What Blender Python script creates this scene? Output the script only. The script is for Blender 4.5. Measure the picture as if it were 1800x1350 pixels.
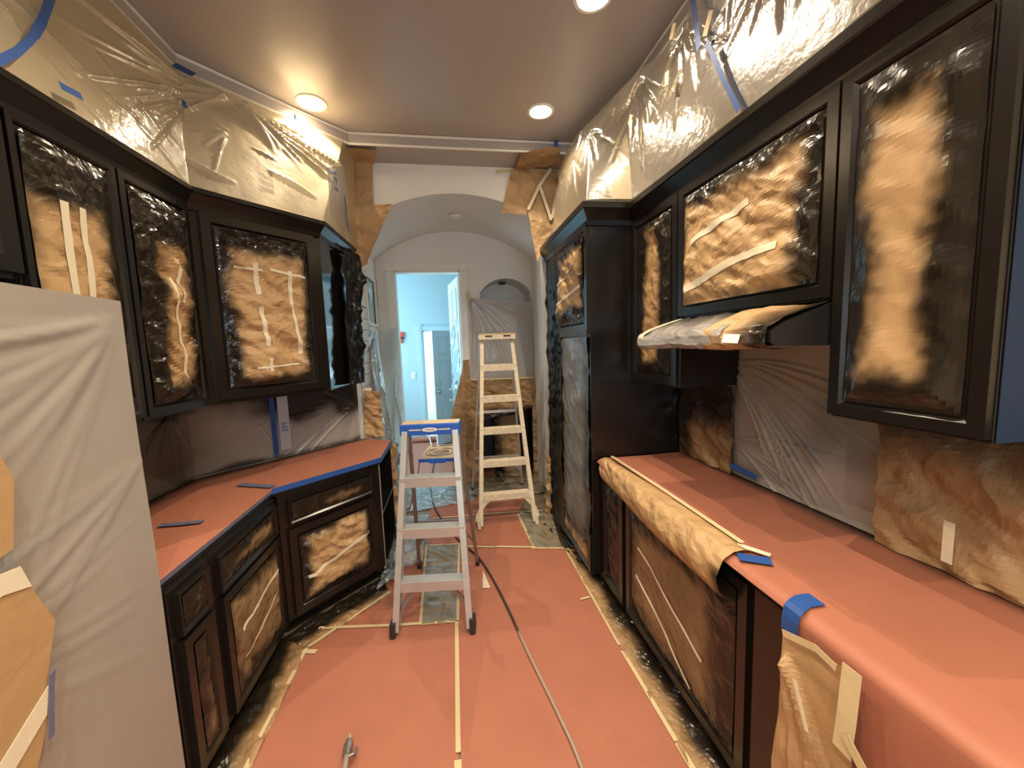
import bpy, math, random
import numpy as np
from mathutils import Vector, Matrix

for o in list(bpy.data.objects): bpy.data.objects.remove(o, do_unlink=True)
scn = bpy.context.scene
COL = scn.collection
random.seed(4)

# ------------------------------------------------------------------ camera
cam_d = bpy.data.cameras.new('camera'); cam = bpy.data.objects.new('camera', cam_d); COL.objects.link(cam)
cam_d.sensor_width = 36.0; cam_d.lens = 676.0/1800*36.0; cam_d.clip_start = 0.02
_a, _b, _f, _t = 790-900.0, 610-675.0, 676.0, .035
_dY = np.array([_a, _b, _f]); _dY /= np.linalg.norm(_dY)
_vy = -_f*_f/(_a*_t+_b); _D = np.array([_t*_vy, _vy, _f]); _D /= np.linalg.norm(_D)
_M = np.array([np.cross(_dY, -_D), _dY, -_D])
_r, _u, _bk = _M[:, 0], -_M[:, 1], -_M[:, 2]
cam.matrix_world = Matrix(((_r[0], _u[0], _bk[0], 0), (_r[1], _u[1], _bk[1], 0), (_r[2], _u[2], _bk[2], 1.72), (0, 0, 0, 1)))
scn.camera = cam

# ------------------------------------------------------------------ world, daylight, exposure
scn.view_settings.view_transform = 'Standard'; scn.view_settings.look = 'None'
scn.view_settings.gamma = 1.0; scn.view_settings.use_curve_mapping = False
scn.view_settings.exposure = 0.1
w = bpy.data.worlds.new('daylight'); scn.world = w; w.use_nodes = True
bgn = w.node_tree.nodes['Background']; bgn.inputs[0].default_value = (.62, .84, 1.0, 1); bgn.inputs[1].default_value = 2.6

def area(name, loc, rot, sx, sy, power, col, spread=180):
    l = bpy.data.lights.new(name, 'AREA'); l.shape = 'RECTANGLE'; l.size = sx; l.size_y = sy
    l.energy = power; l.color = col; l.spread = math.radians(spread)
    o = bpy.data.objects.new(name, l); COL.objects.link(o); o.location = loc; o.rotation_euler = rot
    return o
LAMP_W, LAMP_C = 80.0, (1.0, .84, .62)     # the ceiling lamps' own light (used by their builder below)
# added lamp at an unseen side opening of the far room; daylight from the window behind the camera
area('added_far_room_daylight', (-2.35, 6.1, 1.9), (0, math.radians(-90), 0), 1.6, 1.7, 84, (.55, .86, 1.0))
area('daylight_kitchen_window', (.2, -2.1, 1.75), (math.radians(90), 0, 0), 1.9, 1.3, 26, (.72, .86, 1.0))

# ------------------------------------------------------------------ materials
def mat(name, col, rough=.5, metal=0.0, spec=.5, bump=None, var=None, emit=None, coat=0.0):
    m = bpy.data.materials.new(name); m.use_nodes = True
    nt = m.node_tree; p = nt.nodes['Principled BSDF']
    p.inputs['Base Color'].default_value = (*col, 1); p.inputs['Roughness'].default_value = rough
    p.inputs['Metallic'].default_value = metal; p.inputs['Specular IOR Level'].default_value = spec
    p.inputs['Coat Weight'].default_value = coat
    tc = nt.nodes.new('ShaderNodeTexCoord')
    if var:
        n = nt.nodes.new('ShaderNodeTexNoise'); n.inputs['Scale'].default_value = var[0]; n.inputs['Detail'].default_value = 5
        nt.links.new(tc.outputs['Object'], n.inputs['Vector'])
        mx = nt.nodes.new('ShaderNodeMix'); mx.data_type = 'RGBA'
        mx.inputs['A'].default_value = (*[c*(1-var[1]) for c in col], 1); mx.inputs['B'].default_value = (*[min(1, c*(1+var[1])) for c in col], 1)
        nt.links.new(n.outputs['Fac'], mx.inputs['Factor']); nt.links.new(mx.outputs['Result'], p.inputs['Base Color'])
    if bump:
        n2 = nt.nodes.new('ShaderNodeTexNoise'); n2.inputs['Scale'].default_value = bump[0]; n2.inputs['Detail'].default_value = 4
        nt.links.new(tc.outputs['Object'], n2.inputs['Vector'])
        b = nt.nodes.new('ShaderNodeBump'); b.inputs['Strength'].default_value = bump[1]; b.inputs['Distance'].default_value = bump[2]
        nt.links.new(n2.outputs['Fac'], b.inputs['Height']); nt.links.new(b.outputs['Normal'], p.inputs['Normal'])
    if emit:
        p.inputs['Emission Color'].default_value = (*emit[0], 1); p.inputs['Emission Strength'].default_value = emit[1]
    return m

BLACK = (.0085, .0068, .0056)
def sprayed(name, col, rough, var=.12, alpha=1.0, bumps=(60, .25, .004), black=BLACK, spec=.5, vscale=9, crease=0.0):
    """paper or film; the point attribute 'spray' (0..1) says how much black paint landed on it"""
    m = bpy.data.materials.new(name); m.use_nodes = True
    nt = m.node_tree; N = nt.nodes; L = nt.links; p = N['Principled BSDF']; out = N['Material Output']
    p.inputs['Specular IOR Level'].default_value = spec
    at = N.new('ShaderNodeAttribute'); at.attribute_name = 'spray'
    tc = N.new('ShaderNodeTexCoord')
    n = N.new('ShaderNodeTexNoise'); n.inputs['Scale'].default_value = vscale; n.inputs['Detail'].default_value = 6
    L.new(tc.outputs['Object'], n.inputs['Vector'])
    c1 = N.new('ShaderNodeMix'); c1.data_type = 'RGBA'
    c1.inputs['A'].default_value = (*[c*(1-var) for c in col], 1); c1.inputs['B'].default_value = (*[min(1, c*(1+var)) for c in col], 1)
    L.new(n.outputs['Fac'], c1.inputs['Factor'])
    c2 = N.new('ShaderNodeMix'); c2.data_type = 'RGBA'; c2.inputs['B'].default_value = (*black, 1)
    L.new(c1.outputs['Result'], c2.inputs['A']); L.new(at.outputs['Fac'], c2.inputs['Factor'])
    L.new(c2.outputs['Result'], p.inputs['Base Color'])
    mr = N.new('ShaderNodeMapRange'); mr.inputs['To Min'].default_value = rough; mr.inputs['To Max'].default_value = min(rough, .2)
    L.new(at.outputs['Fac'], mr.inputs['Value']); L.new(mr.outputs['Result'], p.inputs['Roughness'])
    n2 = N.new('ShaderNodeTexNoise'); n2.inputs['Scale'].default_value = bumps[0]; n2.inputs['Detail'].default_value = 3
    L.new(tc.outputs['Object'], n2.inputs['Vector'])
    b = N.new('ShaderNodeBump'); b.inputs['Strength'].default_value = bumps[1]; b.inputs['Distance'].default_value = bumps[2]
    L.new(n2.outputs['Fac'], b.inputs['Height'])
    if crease:      # sharp folds of crumpled paper
        vo = N.new('ShaderNodeTexVoronoi'); vo.inputs['Scale'].default_value = 9.0; vo.inputs['Detail'].default_value = 1.0
        nw_ = N.new('ShaderNodeTexNoise'); nw_.inputs['Scale'].default_value = 5; L.new(tc.outputs['Object'], nw_.inputs['Vector'])
        mv = N.new('ShaderNodeMix'); mv.data_type = 'VECTOR'; mv.inputs['Factor'].default_value = .25
        L.new(tc.outputs['Object'], mv.inputs['A']); L.new(nw_.outputs['Color'], mv.inputs['B']); L.new(mv.outputs['Result'], vo.inputs['Vector'])
        b2 = N.new('ShaderNodeBump'); b2.inputs['Strength'].default_value = crease; b2.inputs['Distance'].default_value = .03
        L.new(vo.outputs['Distance'], b2.inputs['Height']); L.new(b2.outputs['Normal'], b.inputs['Normal'])
    L.new(b.outputs['Normal'], p.inputs['Normal'])
    if alpha < 1:
        tr = N.new('ShaderNodeBsdfTransparent'); mx = N.new('ShaderNodeMixShader')
        ma = N.new('ShaderNodeMapRange'); ma.inputs['To Min'].default_value = alpha; ma.inputs['To Max'].default_value = 1.0
        L.new(at.outputs['Fac'], ma.inputs['Value']); L.new(ma.outputs['Result'], mx.inputs[0])
        L.new(tr.outputs[0], mx.inputs[1]); L.new(p.outputs[0], mx.inputs[2]); L.new(mx.outputs[0], out.inputs[0])
    return m

def film(name, col, haze, rough=.12, refl=1.0, bumps=(22, .35, .010), var=.06, vscale=6):
    """thin polythene: mostly clear, hazy, Fresnel sheen on the creases; 'spray' = black paint on it"""
    m = bpy.data.materials.new(name); m.use_nodes = True
    nt = m.node_tree; N = nt.nodes; L = nt.links; p = N['Principled BSDF']; out = N['Material Output']
    p.inputs['Roughness'].default_value = .4; p.inputs['Specular IOR Level'].default_value = .2
    at = N.new('ShaderNodeAttribute'); at.attribute_name = 'spray'; tc = N.new('ShaderNodeTexCoord')
    n = N.new('ShaderNodeTexNoise'); n.inputs['Scale'].default_value = vscale; n.inputs['Detail'].default_value = 5
    L.new(tc.outputs['Object'], n.inputs['Vector'])
    c1 = N.new('ShaderNodeMix'); c1.data_type = 'RGBA'
    c1.inputs['A'].default_value = (*[c*(1-var) for c in col], 1); c1.inputs['B'].default_value = (*[min(1, c*(1+var)) for c in col], 1)
    L.new(n.outputs['Fac'], c1.inputs['Factor'])
    c2 = N.new('ShaderNodeMix'); c2.data_type = 'RGBA'; c2.inputs['B'].default_value = (*BLACK, 1)
    L.new(c1.outputs['Result'], c2.inputs['A']); L.new(at.outputs['Fac'], c2.inputs['Factor']); L.new(c2.outputs['Result'], p.inputs['Base Color'])
    n2 = N.new('ShaderNodeTexNoise'); n2.inputs['Scale'].default_value = bumps[0]; n2.inputs['Detail'].default_value = 3
    L.new(tc.outputs['Object'], n2.inputs['Vector'])
    b = N.new('ShaderNodeBump'); b.inputs['Strength'].default_value = bumps[1]; b.inputs['Distance'].default_value = bumps[2]
    L.new(n2.outputs['Fac'], b.inputs['Height'])
    tr = N.new('ShaderNodeBsdfTransparent'); g = N.new('ShaderNodeBsdfGlossy'); g.inputs['Roughness'].default_value = rough
    L.new(b.outputs['Normal'], g.inputs['Normal']); L.new(b.outputs['Normal'], p.inputs['Normal'])
    ma = N.new('ShaderNodeMapRange'); ma.inputs['To Min'].default_value = haze; ma.inputs['To Max'].default_value = 1.0; L.new(at.outputs['Fac'], ma.inputs['Value'])
    m1 = N.new('ShaderNodeMixShader'); L.new(ma.outputs['Result'], m1.inputs[0]); L.new(tr.outputs[0], m1.inputs[1]); L.new(p.outputs[0], m1.inputs[2])
    fr = N.new('ShaderNodeFresnel'); fr.inputs['IOR'].default_value = 1.5; L.new(b.outputs['Normal'], fr.inputs['Normal'])
    mu = N.new('ShaderNodeMath'); mu.operation = 'MULTIPLY'; mu.use_clamp = True; mu.inputs[1].default_value = refl; L.new(fr.outputs[0], mu.inputs[0])
    m2 = N.new('ShaderNodeMixShader'); L.new(mu.outputs[0], m2.inputs[0]); L.new(m1.outputs[0], m2.inputs[1]); L.new(g.outputs[0], m2.inputs[2]); L.new(m2.outputs[0], out.inputs[0])
    return m

M_black = mat('black_lacquer', BLACK, .24, bump=(900, .04, .001), spec=.5)
M_blackgloss = mat('fresh_black_lacquer', BLACK, .09, bump=(700, .03, .001), spec=.6)
M_blacksatin = mat('black_primer', (.012, .0095, .008), .42)
M_kraft = sprayed('kraft_paper', (.45, .28, .13), .55, .14, 1.0, (38, .35, .005), crease=.55)
M_krafts = sprayed('smooth_kraft_paper', (.43, .265, .125), .55, .10, 1.0, (38, .2, .004), crease=.08)
M_kraftd = sprayed('aged_kraft_paper', (.36, .215, .10), .55, .16, 1.0, (38, .35, .005), crease=.5)
M_red = sprayed('red_rosin_paper', (.39, .145, .090), .55, .12, 1.0, (120, .2, .002), vscale=5, spec=.3)
M_film = film('clear_masking_film', (.84, .70, .47), .46, .2, .8)
M_filmm = film('milky_masking_film', (.50, .46, .43), .72, .2, .9)
M_filmw = film('heavy_masking_film', (.345, .31, .275), .95, .26, .8, (10, .10, .008))
M_filmg = film('smoky_masking_film', (.15, .15, .155), .95, .22, .9, var=.3)
M_filmb = film('bluish_masking_film', (.52, .66, .72), .38, .12, 1.6)
M_filmk = sprayed('black_sprayed_film', (.008, .007, .006), .32, .3, 1.0, (30, .2, .004), spec=.28)
M_floorfilm = film('floor_masking_film', (.30, .26, .19), .72, .2, .9, var=.25)
M_tape = mat('masking_tape', (.62, .49, .28), .55, var=(30, .1))
M_tapew = mat('pale_tape', (.72, .63, .46), .5, var=(30, .08))
M_blue = mat('blue_tape', (.02, .08, .30), .5, var=(40, .15))
M_bluefaded = mat('dusty_blue_tape', (.12, .13, .21), .5, var=(40, .15))
M_wall = mat('cream_wall', (.66, .55, .37), .6, bump=(140, .06, .002))
M_white = mat('white_wall', (.80, .78, .73), .6, bump=(140, .05, .002))
M_trim = mat('white_trim', (.80, .77, .70), .35)
M_ceil = mat('taupe_ceiling', (.385, .345, .318), .28, bump=(170, .10, .002))
M_floor = mat('stone_floor', (.20, .15, .10), .4, var=(4, .3))
M_alu = mat('aluminium', (.55, .54, .52), .35, metal=.55, var=(18, .12))
M_aludark = mat('dull_aluminium', (.30, .27, .25), .4, metal=.75, var=(14, .2))
M_rubber = mat('black_rubber', (.02, .018, .017), .6)
M_plblue = mat('blue_plastic', (.015, .10, .50), .4)
M_pltan = mat('dusty_tan_plastic', (.45, .36, .24), .6, var=(25, .3))
M_cream = mat('worn_cream_paint', (.70, .60, .44), .5, var=(26, .3))
M_yellow = mat('worn_yellow_plastic', (.62, .42, .13), .5, var=(30, .25))
M_grey = mat('grey_edge', (.30, .30, .29), .5)
M_bluewall = mat('pale_blue_wall', (.47, .60, .64), .6)
M_doorp = mat('painted_door', (.74, .78, .77), .4)
M_brass = mat('aged_nickel', (.55, .50, .42), .3, metal=.9)
M_tile = mat('white_tile', (.68, .66, .62), .18)
M_grout = mat('dark_grout', (.13, .12, .11), .8)
M_glass = film('teal_glass', (.42, .58, .58), .93, .05, 1.0, (3, .02, .002))
M_lamp = mat('lamp_lens', (1, .9, .75), .4, emit=((1.0, .82, .56), 36))
M_hose = mat('hose_rubber', (.05, .035, .027), .5)
M_hosel = mat('hose_grey', (.36, .29, .24), .5)
M_cord = mat('white_cord', (.75, .78, .82), .4)
M_card = mat('cardboard', (.62, .43, .29), .7, var=(8, .1))
M_outw = mat('outdoor_white', (.85, .86, .86), .7)
M_concrete = mat('pale_concrete', (.72, .72, .72), .8, var=(6, .06))
M_redpl = mat('red_plastic', (.75, .07, .03), .4)
M_print = mat('blue_print', (.05, .13, .45), .5)
M_brown = mat('dark_walnut_overspray', (.020, .0095, .006), .35)
M_fridge = mat('fridge_enamel', (.62, .58, .54), .35)
M_bluesheen = mat('painted_blue_sheen', (.018, .036, .072), .6, spec=.2)  # blue daylight reflected by a black cabinet end, painted as base colour

# ------------------------------------------------------------------ mesh helpers
def finish(o, label=None, cat=None, group=None, kind=None):
    if label: o['label'] = label
    if cat: o['category'] = cat
    if group: o['group'] = group
    if kind: o['kind'] = kind
    return o
def link(name, me, m, parent=None, **kw):
    o = bpy.data.objects.new(name, me); COL.objects.link(o)
    if m is not None and len(me.materials) == 0: me.materials.append(m)
    if parent is not None: o.parent = parent
    return finish(o, **kw)
def thing(name, label, cat, loc=(0, 0, 0), rotz=0.0, group=None):
    o = bpy.data.objects.new(name, None); COL.objects.link(o); o.location = loc; o.rotation_euler = (0, 0, rotz)
    o.empty_display_size = .1
    return finish(o, label, cat, group)

class MB:
    def __init__(s): s.v = []; s.f = []
    def add(s, vs, fs):
        k = len(s.v); s.v += [tuple(v) for v in vs]; s.f += [tuple(i+k for i in f) for f in fs]; return s
    def box(s, x0, x1, y0, y1, z0, z1):
        return s.add([(x0, y0, z0), (x1, y0, z0), (x1, y1, z0), (x0, y1, z0), (x0, y0, z1), (x1, y0, z1), (x1, y1, z1), (x0, y1, z1)],
                     [(0, 3, 2, 1), (4, 5, 6, 7), (0, 1, 5, 4), (1, 2, 6, 5), (2, 3, 7, 6), (3, 0, 4, 7)])
    def beam(s, p0, p1, wx, wy, side=(1, 0, 0)):
        p0, p1 = Vector(p0), Vector(p1); d = (p1-p0).normalized()
        a = Vector(side); a = (a-d*a.dot(d)).normalized(); b = d.cross(a)
        vs = []
        for p in (p0, p1):
            for i, j in ((-1, -1), (1, -1), (1, 1), (-1, 1)): vs.append(p+a*(i*wx/2)+b*(j*wy/2))
        return s.add(vs, [(0, 3, 2, 1), (4, 5, 6, 7), (0, 1, 5, 4), (1, 2, 6, 5), (2, 3, 7, 6), (3, 0, 4, 7)])
    def prism(s, poly, z0, z1):
        n = len(poly)
        vs = [(x, y, z0) for x, y in poly]+[(x, y, z1) for x, y in poly]
        fs = [tuple(range(n-1, -1, -1)), tuple(range(n, 2*n))]+[(i, (i+1) % n, n+(i+1) % n, n+i) for i in range(n)]
        return s.add(vs, fs)
    def tube(s, pts, r, n=8, caps=True):
        pts = [Vector(p) for p in pts]; rs = r if isinstance(r, (list, tuple)) else [r]*len(pts)
        k = len(s.v); up = None
        for i, p in enumerate(pts):
            d = (pts[min(i+1, len(pts)-1)]-pts[max(i-1, 0)]).normalized()
            if up is None:
                up = Vector((0, 0, 1)) if abs(d.z) < .9 else Vector((1, 0, 0))
            a = d.cross(up).normalized(); b = a.cross(d); up = b
            for j in range(n):
                t = 2*math.pi*j/n; s.v.append(tuple(p+a*(rs[i]*math.cos(t))+b*(rs[i]*math.sin(t))))
        for i in range(len(pts)-1):
            for j in range(n):
                s.f.append((k+i*n+j, k+i*n+(j+1) % n, k+(i+1)*n+(j+1) % n, k+(i+1)*n+j))
        if caps:
            s.f.append(tuple(k+j for j in range(n-1, -1, -1))); e = k+(len(pts)-1)*n; s.f.append(tuple(e+j for j in range(n)))
        return s
    def sweep(s, prof, path, closed=False):
        """prof: list of (out, z); path: list of (x, y, nx, ny) mitre points"""
        k = len(s.v); n = len(prof)
        for (x, y, nx, ny) in path:
            for (o, z) in prof: s.v.append((x+nx*o, y+ny*o, z))
        for i in range(len(path)-1):
            for j in range(n):
                s.f.append((k+i*n+j, k+(i+1)*n+j, k+(i+1)*n+(j+1) % n, k+i*n+(j+1) % n))
        s.f.append(tuple(k+j for j in range(n))); e = k+(len(path)-1)*n; s.f.append(tuple(e+j for j in range(n-1, -1, -1)))
        return s
    def build(s, name, m, parent=None, bevel=0, smooth=False, **kw):
        me = bpy.data.meshes.new(name); me.from_pydata(s.v, [], s.f); me.update()
        if smooth:
            me.polygons.foreach_set('use_smooth', [True]*len(me.polygons))
        o = link(name, me, m, parent, **kw)
        if bevel:
            b = o.modifiers.new('bevel', 'BEVEL'); b.width = bevel; b.segments = 2; b.limit_method = 'ANGLE'; b.angle_limit = math.radians(40)
        return o

# ---- noise
def _h(ix, iy, seed):
    n = (ix.astype(np.int64)*374761393+iy.astype(np.int64)*668265263+seed*1442695041) & 0x7fffffff
    n = ((n ^ (n >> 13))*1274126177) & 0x7fffffff
    return ((n ^ (n >> 16)) & 0xffff)/65535.0
def vnoise(x, y, seed=0):
    ix = np.floor(x); iy = np.floor(y); fx = x-ix; fy = y-iy
    fx = fx*fx*(3-2*fx); fy = fy*fy*(3-2*fy)
    return (_h(ix, iy, seed)*(1-fx)+_h(ix+1, iy, seed)*fx)*(1-fy)+(_h(ix, iy+1, seed)*(1-fx)+_h(ix+1, iy+1, seed)*fx)*fy-.5
def facet(x, y, seed=0):
    x2 = x+.9*vnoise(x*.7+3.1, y*.7, seed+7)+.35*y; y2 = y+.9*vnoise(x*.7, y*.7+5.7, seed+9)-.2*x
    ix = np.floor(x2); iy = np.floor(y2); fx = x2-ix; fy = y2-iy
    a = _h(ix, iy, seed); b = _h(ix+1, iy, seed); c = _h(ix, iy+1, seed); d = _h(ix+1, iy+1, seed)
    return np.where(fx+fy < 1, a+(b-a)*fx+(c-a)*fy, d+(c-d)*(1-fx)+(b-d)*(1-fy))-.5
def crumple(x, y, seed=0, k=6.0, a=.02):
    return 1.7*a*(.85*facet(x*k, y*k, seed)+.7*facet(x*k*2.1+.7*y*k, y*k*2.1, seed+3)+.25*facet(x*k*4.7, y*k*4.3, seed+5))
def sstep(a, b, x):
    t = np.clip((x-a)/(b-a), 0, 1); return t*t*(3-2*t)
def ridges(S, T, lst):
    h = np.zeros_like(S)
    for (s0, t0, s1, t1, wd, am) in lst:
        dx, dy = s1-s0, t1-t0; L2 = dx*dx+dy*dy
        k = ((S-s0)*dx+(T-t0)*dy)/L2; kk = np.clip(k, 0, 1)
        bend = .04*math.sqrt(L2)*np.sin(kk*3.1+s0*9)
        nx, ny = -dy/math.sqrt(L2), dx/math.sqrt(L2)
        d = np.hypot(S-s0-kk*dx-nx*bend, T-t0-kk*dy-ny*bend)
        tp = np.sin(np.clip(kk*.9+.1, 0, 1)*math.pi)**.6
        h += am*tp*np.maximum(0, 1-d/wd)**1.3
    return h
def radial(cs, ct, a0, a1, n, l0, l1, wd, am, rnd, r0=.03):
    out = []
    for i in range(n):
        a = math.radians(a0+(a1-a0)*(i+rnd.random()*.8)/n); l = rnd.uniform(l0, l1); r = r0*rnd.uniform(.5, 2)
        out.append((cs+r*math.cos(a), ct+r*math.sin(a), cs+l*math.cos(a), ct+l*math.sin(a), wd*rnd.uniform(.6, 1.5), am*rnd.uniform(.5, 1.3)))
    return out

def grid_mesh(name, P, spray=None, smooth=True):
    nv, nu = P.shape[:2]
    me = bpy.data.meshes.new(name)
    idx = np.arange(nu*nv).reshape(nv, nu)
    q = np.stack([idx[:-1, :-1], idx[:-1, 1:], idx[1:, 1:], idx[1:, :-1]], -1).reshape(-1, 4)
    me.vertices.add(nu*nv); me.vertices.foreach_set('co', P.reshape(-1).astype(np.float32))
    me.loops.add(q.size); me.loops.foreach_set('vertex_index', q.reshape(-1).astype(np.int32))
    me.polygons.add(len(q)); me.polygons.foreach_set('loop_start', np.arange(0, q.size, 4, dtype=np.int32))
    me.polygons.foreach_set('use_smooth', np.full(len(q), smooth))
    me.update(calc_edges=True)
    at = me.attributes.new('spray', 'FLOAT', 'POINT')
    at.data.foreach_set('value', (np.zeros(nu*nv) if spray is None else np.clip(spray, 0, 1).reshape(-1)).astype(np.float32))
    return me
def sheet(name, m, bottom, top, res=.02, disp=None, spray=None, parent=None, smooth=True, edge=None, **kw):
    """ruled sheet between two polylines (lists of 3D points, paired); disp(S,T)->height along the normal, spray(S,T,u,v)->paint"""
    B = np.array(bottom, float); Tp = np.array(top, float)
    mid = (B+Tp)/2; seg = np.linalg.norm(np.diff(mid, axis=0), axis=1); s = np.concatenate([[0], np.cumsum(seg)])
    H = np.mean(np.linalg.norm(Tp-B, axis=1))
    nu = max(2, int(s[-1]/res)+1); nv = max(2, int(H/res)+1)
    ss = np.linspace(0, s[-1], nu); tt = np.linspace(0, 1, nv)
    b = np.stack([np.interp(ss, s, B[:, i]) for i in range(3)], -1); t = np.stack([np.interp(ss, s, Tp[:, i]) for i in range(3)], -1)
    P = b[None]*(1-tt[:, None, None])+t[None]*tt[:, None, None]
    S, T = np.meshgrid(ss, tt*H)
    if edge is not None:      # ragged top edge: edge(S)-> fraction 0..1 of height
        e = edge(ss); P = b[None]*(1-tt[:, None, None]*e[None, :, None])+t[None]*(tt[:, None, None]*e[None, :, None]); T = T*e[None]
    if disp is not None:
        n = np.cross(np.gradient(P, axis=1), np.gradient(P, axis=0)); n /= np.maximum(1e-9, np.linalg.norm(n, axis=2, keepdims=True))
        P = P+n*disp(S, T)[..., None]
    sp = spray(S, T, S/max(1e-6, s[-1]), T/max(1e-6, H)) if spray is not None else None
    return link(name, grid_mesh(name, P, sp, smooth), m, parent, **kw)
def patch(name, m, c, **kw):
    """c = bottom-left, bottom-right, top-right, top-left"""
    return sheet(name, m, [c[0], c[1]], [c[3], c[2]], **kw)
def strip(name, m, pts, wd, n, parent=None, lift=.0, th=.0006, jag=0, **kw):
    """flat tape strip along pts, lying on a surface with normal n"""
    n = Vector(n).normalized(); pts = [Vector(p)+n*lift for p in pts]
    mb = MB(); k = 0
    for i, p in enumerate(pts):
        d = (pts[min(i+1, len(pts)-1)]-pts[max(i-1, 0)]).normalized(); a = n.cross(d).normalized()
        j = random.uniform(-jag, jag)
        mb.v += [tuple(p+a*(wd/2)+d*j+n*th), tuple(p-a*(wd/2)+d*j+n*th), tuple(p+a*(wd/2)-n*th), tuple(p-a*(wd/2)-n*th)]
    for i in range(len(pts)-1):
        a, b = 4*i, 4*i+4
        mb.f += [(a, b, b+1, a+1), (a+2, a+3, b+3, b+2), (a, a+2, b+2, b), (a+1, b+1, b+3, a+3)]
    mb.f += [(0, 1, 3, 2), (4*len(pts)-4, 4*len(pts)-2, 4*len(pts)-1, 4*len(pts)-3)]
    return mb.build(name, m, parent, **kw)
def text(name, body, size, m, parent, mtx, ext=.0003, **kw):
    cu = bpy.data.curves.new(name, 'FONT'); cu.body = body; cu.size = size; cu.extrude = ext; cu.align_x = 'CENTER'; cu.align_y = 'CENTER'
    t = bpy.data.objects.new(name, cu); COL.objects.link(t); bpy.context.view_layer.update()
    me = bpy.data.meshes.new_from_object(t); bpy.data.objects.remove(t, do_unlink=True)
    me.transform(mtx); return link(name, me, m, parent, **kw)
def S_(name, mb, m, **kw): return mb.build(name, m, kind='structure', **kw)

# ================================================================== SETTING
XL, XR, YA = -1.70, 1.62, 3.60          # left wall, right wall, arch wall
PL, PR, YB = -.80, 1.04, 4.75           # passage walls, back wall
ZC, ZS, ZT = 3.40, 3.31, 3.62
S_('floor', MB().box(-3.2, 3.2, -2.4, 12.5, -.1, 0), M_floor)
S_('wall_left', MB().box(XL-.12, XL, -2.3, 2.74, 0, ZT), M_wall)
S_('wall_corner', MB().prism([(XL, 2.74), (-.84, 3.60), (-.90, 3.72), (XL-.1, 2.86)], 0, ZT), M_wall)
S_('wall_right', MB().box(XR, XR+.12, -2.3, 3.75, 0, ZT), M_wall)
mb = MB().box(XL-.1, -.75, -2.42, -2.3, 0, ZT).box(1.15, XR+.1, -2.42, -2.3, 0, ZT).box(-.75, 1.15, -2.42, -2.3, 0, 1.1).box(-.75, 1.15, -2.42, -2.3, 2.4, ZT)
S_('wall_rear', mb, M_wall)
# tray ceiling
tray = [(-1.42, -2.3), (1.25, -2.3), (1.25, 3.30), (-.69, 3.30), (-1.42, 2.57)]
S_('ceiling', MB().box(XL-.1, XR+.1, -2.35, 3.75, ZC, ZC+.08), M_ceil)
mb = MB()
for a, b in zip(tray[1:], tray[2:]+tray[:1]):
    pass
mb.box(XL-.1, -1.42, -2.3, 2.57, ZS, ZC); mb.box(1.25, XR+.1, -2.3, 3.30, ZS, ZC); mb.box(-.69, XR+.1, 3.30, 3.7, ZS, ZC)
mb.prism([(-1.42, 2.57), (-.69, 3.30), (-.69, 3.7), (XL-.1, 3.7), (XL-.1, 2.57)], ZS, ZC)
S_('ceiling_soffit', mb, M_ceil)
k = 0
for z in (ZC-.012, ZS):
    for (a, b) in (((-1.42, .2), (-1.42, 2.57)), ((-1.42, 2.57), (-.69, 3.30)), ((-.69, 3.30), (1.25, 3.30)), ((1.25, 3.30), (1.25, .2))):
        k += 1
        S_('trim_%d' % k, MB().beam((a[0], a[1], z), (b[0], b[1], z), .016, .012, (0, 0, 1)), M_trim, bevel=.002)
# arch wall and barrel vault
cxv, hw, za, zsp = (PL+PR)/2, (PR-PL)/2, 3.075, 2.74
Rv = (hw*hw+(za-zsp)**2)/(2*(za-zsp)); czv = za-Rv
arc = []
for i in range(33):
    x = PL+(PR-PL)*i/32; arc.append((x, czv+math.sqrt(max(0, Rv*Rv-(x-cxv)**2))))
mb = MB().box(-.90, PL, YA, YA+.14, 0, ZT).box(PR, XR, YA, YA+.14, 0, ZT)
for (x0, z0), (x1, z1) in zip(arc, arc[1:]):
    mb.add([(x0, YA, z0), (x1, YA, z1), (x1, YA, ZT), (x0, YA, ZT), (x0, YA+.14, z0), (x1, YA+.14, z1), (x1, YA+.14, ZT), (x0, YA+.14, ZT)],
           [(0, 1, 2, 3), (4, 7, 6, 5), (0, 4, 5, 1)])
S_('wall_arch', mb, M_white)
mb = MB()
for (x0, z0), (x1, z1) in zip(arc, arc[1:]):
    mb.add([(x0, YA+.14, z0), (x1, YA+.14, z1), (x1, YB, z1), (x0, YB, z0), (x0, YA+.14, z0+.06), (x1, YA+.14, z1+.06), (x1, YB, z1+.06), (x0, YB, z0+.06)],
           [(0, 3, 2, 1), (4, 5, 6, 7)])
S_('ceiling_vault', mb, M_white, smooth=False)
# passage side walls: left one has a glazed opening, lower part tiled
mb = MB().box(PL-.1, PL, YA+.14, 4.10, 0, 2.8).box(PL-.1, PL, 4.56, YB, 0, 2.8).box(PL-.1, PL, 4.10, 4.56, 2.46, 2.8).box(PL-.1, PL, 4.10, 4.56, 0, 2.0)
wpl = S_('wall_passage_left', mb, M_white)
win = thing('window_1', None, None); finish(win, kind='structure')
MB().box(PL-.016, PL-.008, 4.10, 4.56, 2.0, 2.46).build('pane', M_glass, win)
MB().box(PL-.03, PL+.02, 4.06, 4.10, 1.97, 2.50).box(PL-.03, PL+.02, 4.56, 4.60, 1.97, 2.50).box(PL-.03, PL+.02, 4.10, 4.56, 2.46, 2.50).box(PL-.03, PL+.02, 4.10, 4.56, 1.97, 2.0).build('window_frame', M_trim, win)
MB().box(PL, PL+.002, YA+.01, 4.06, .95, 2.14).build('grout_bed', M_grout, wpl)
tile_me = None
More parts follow.
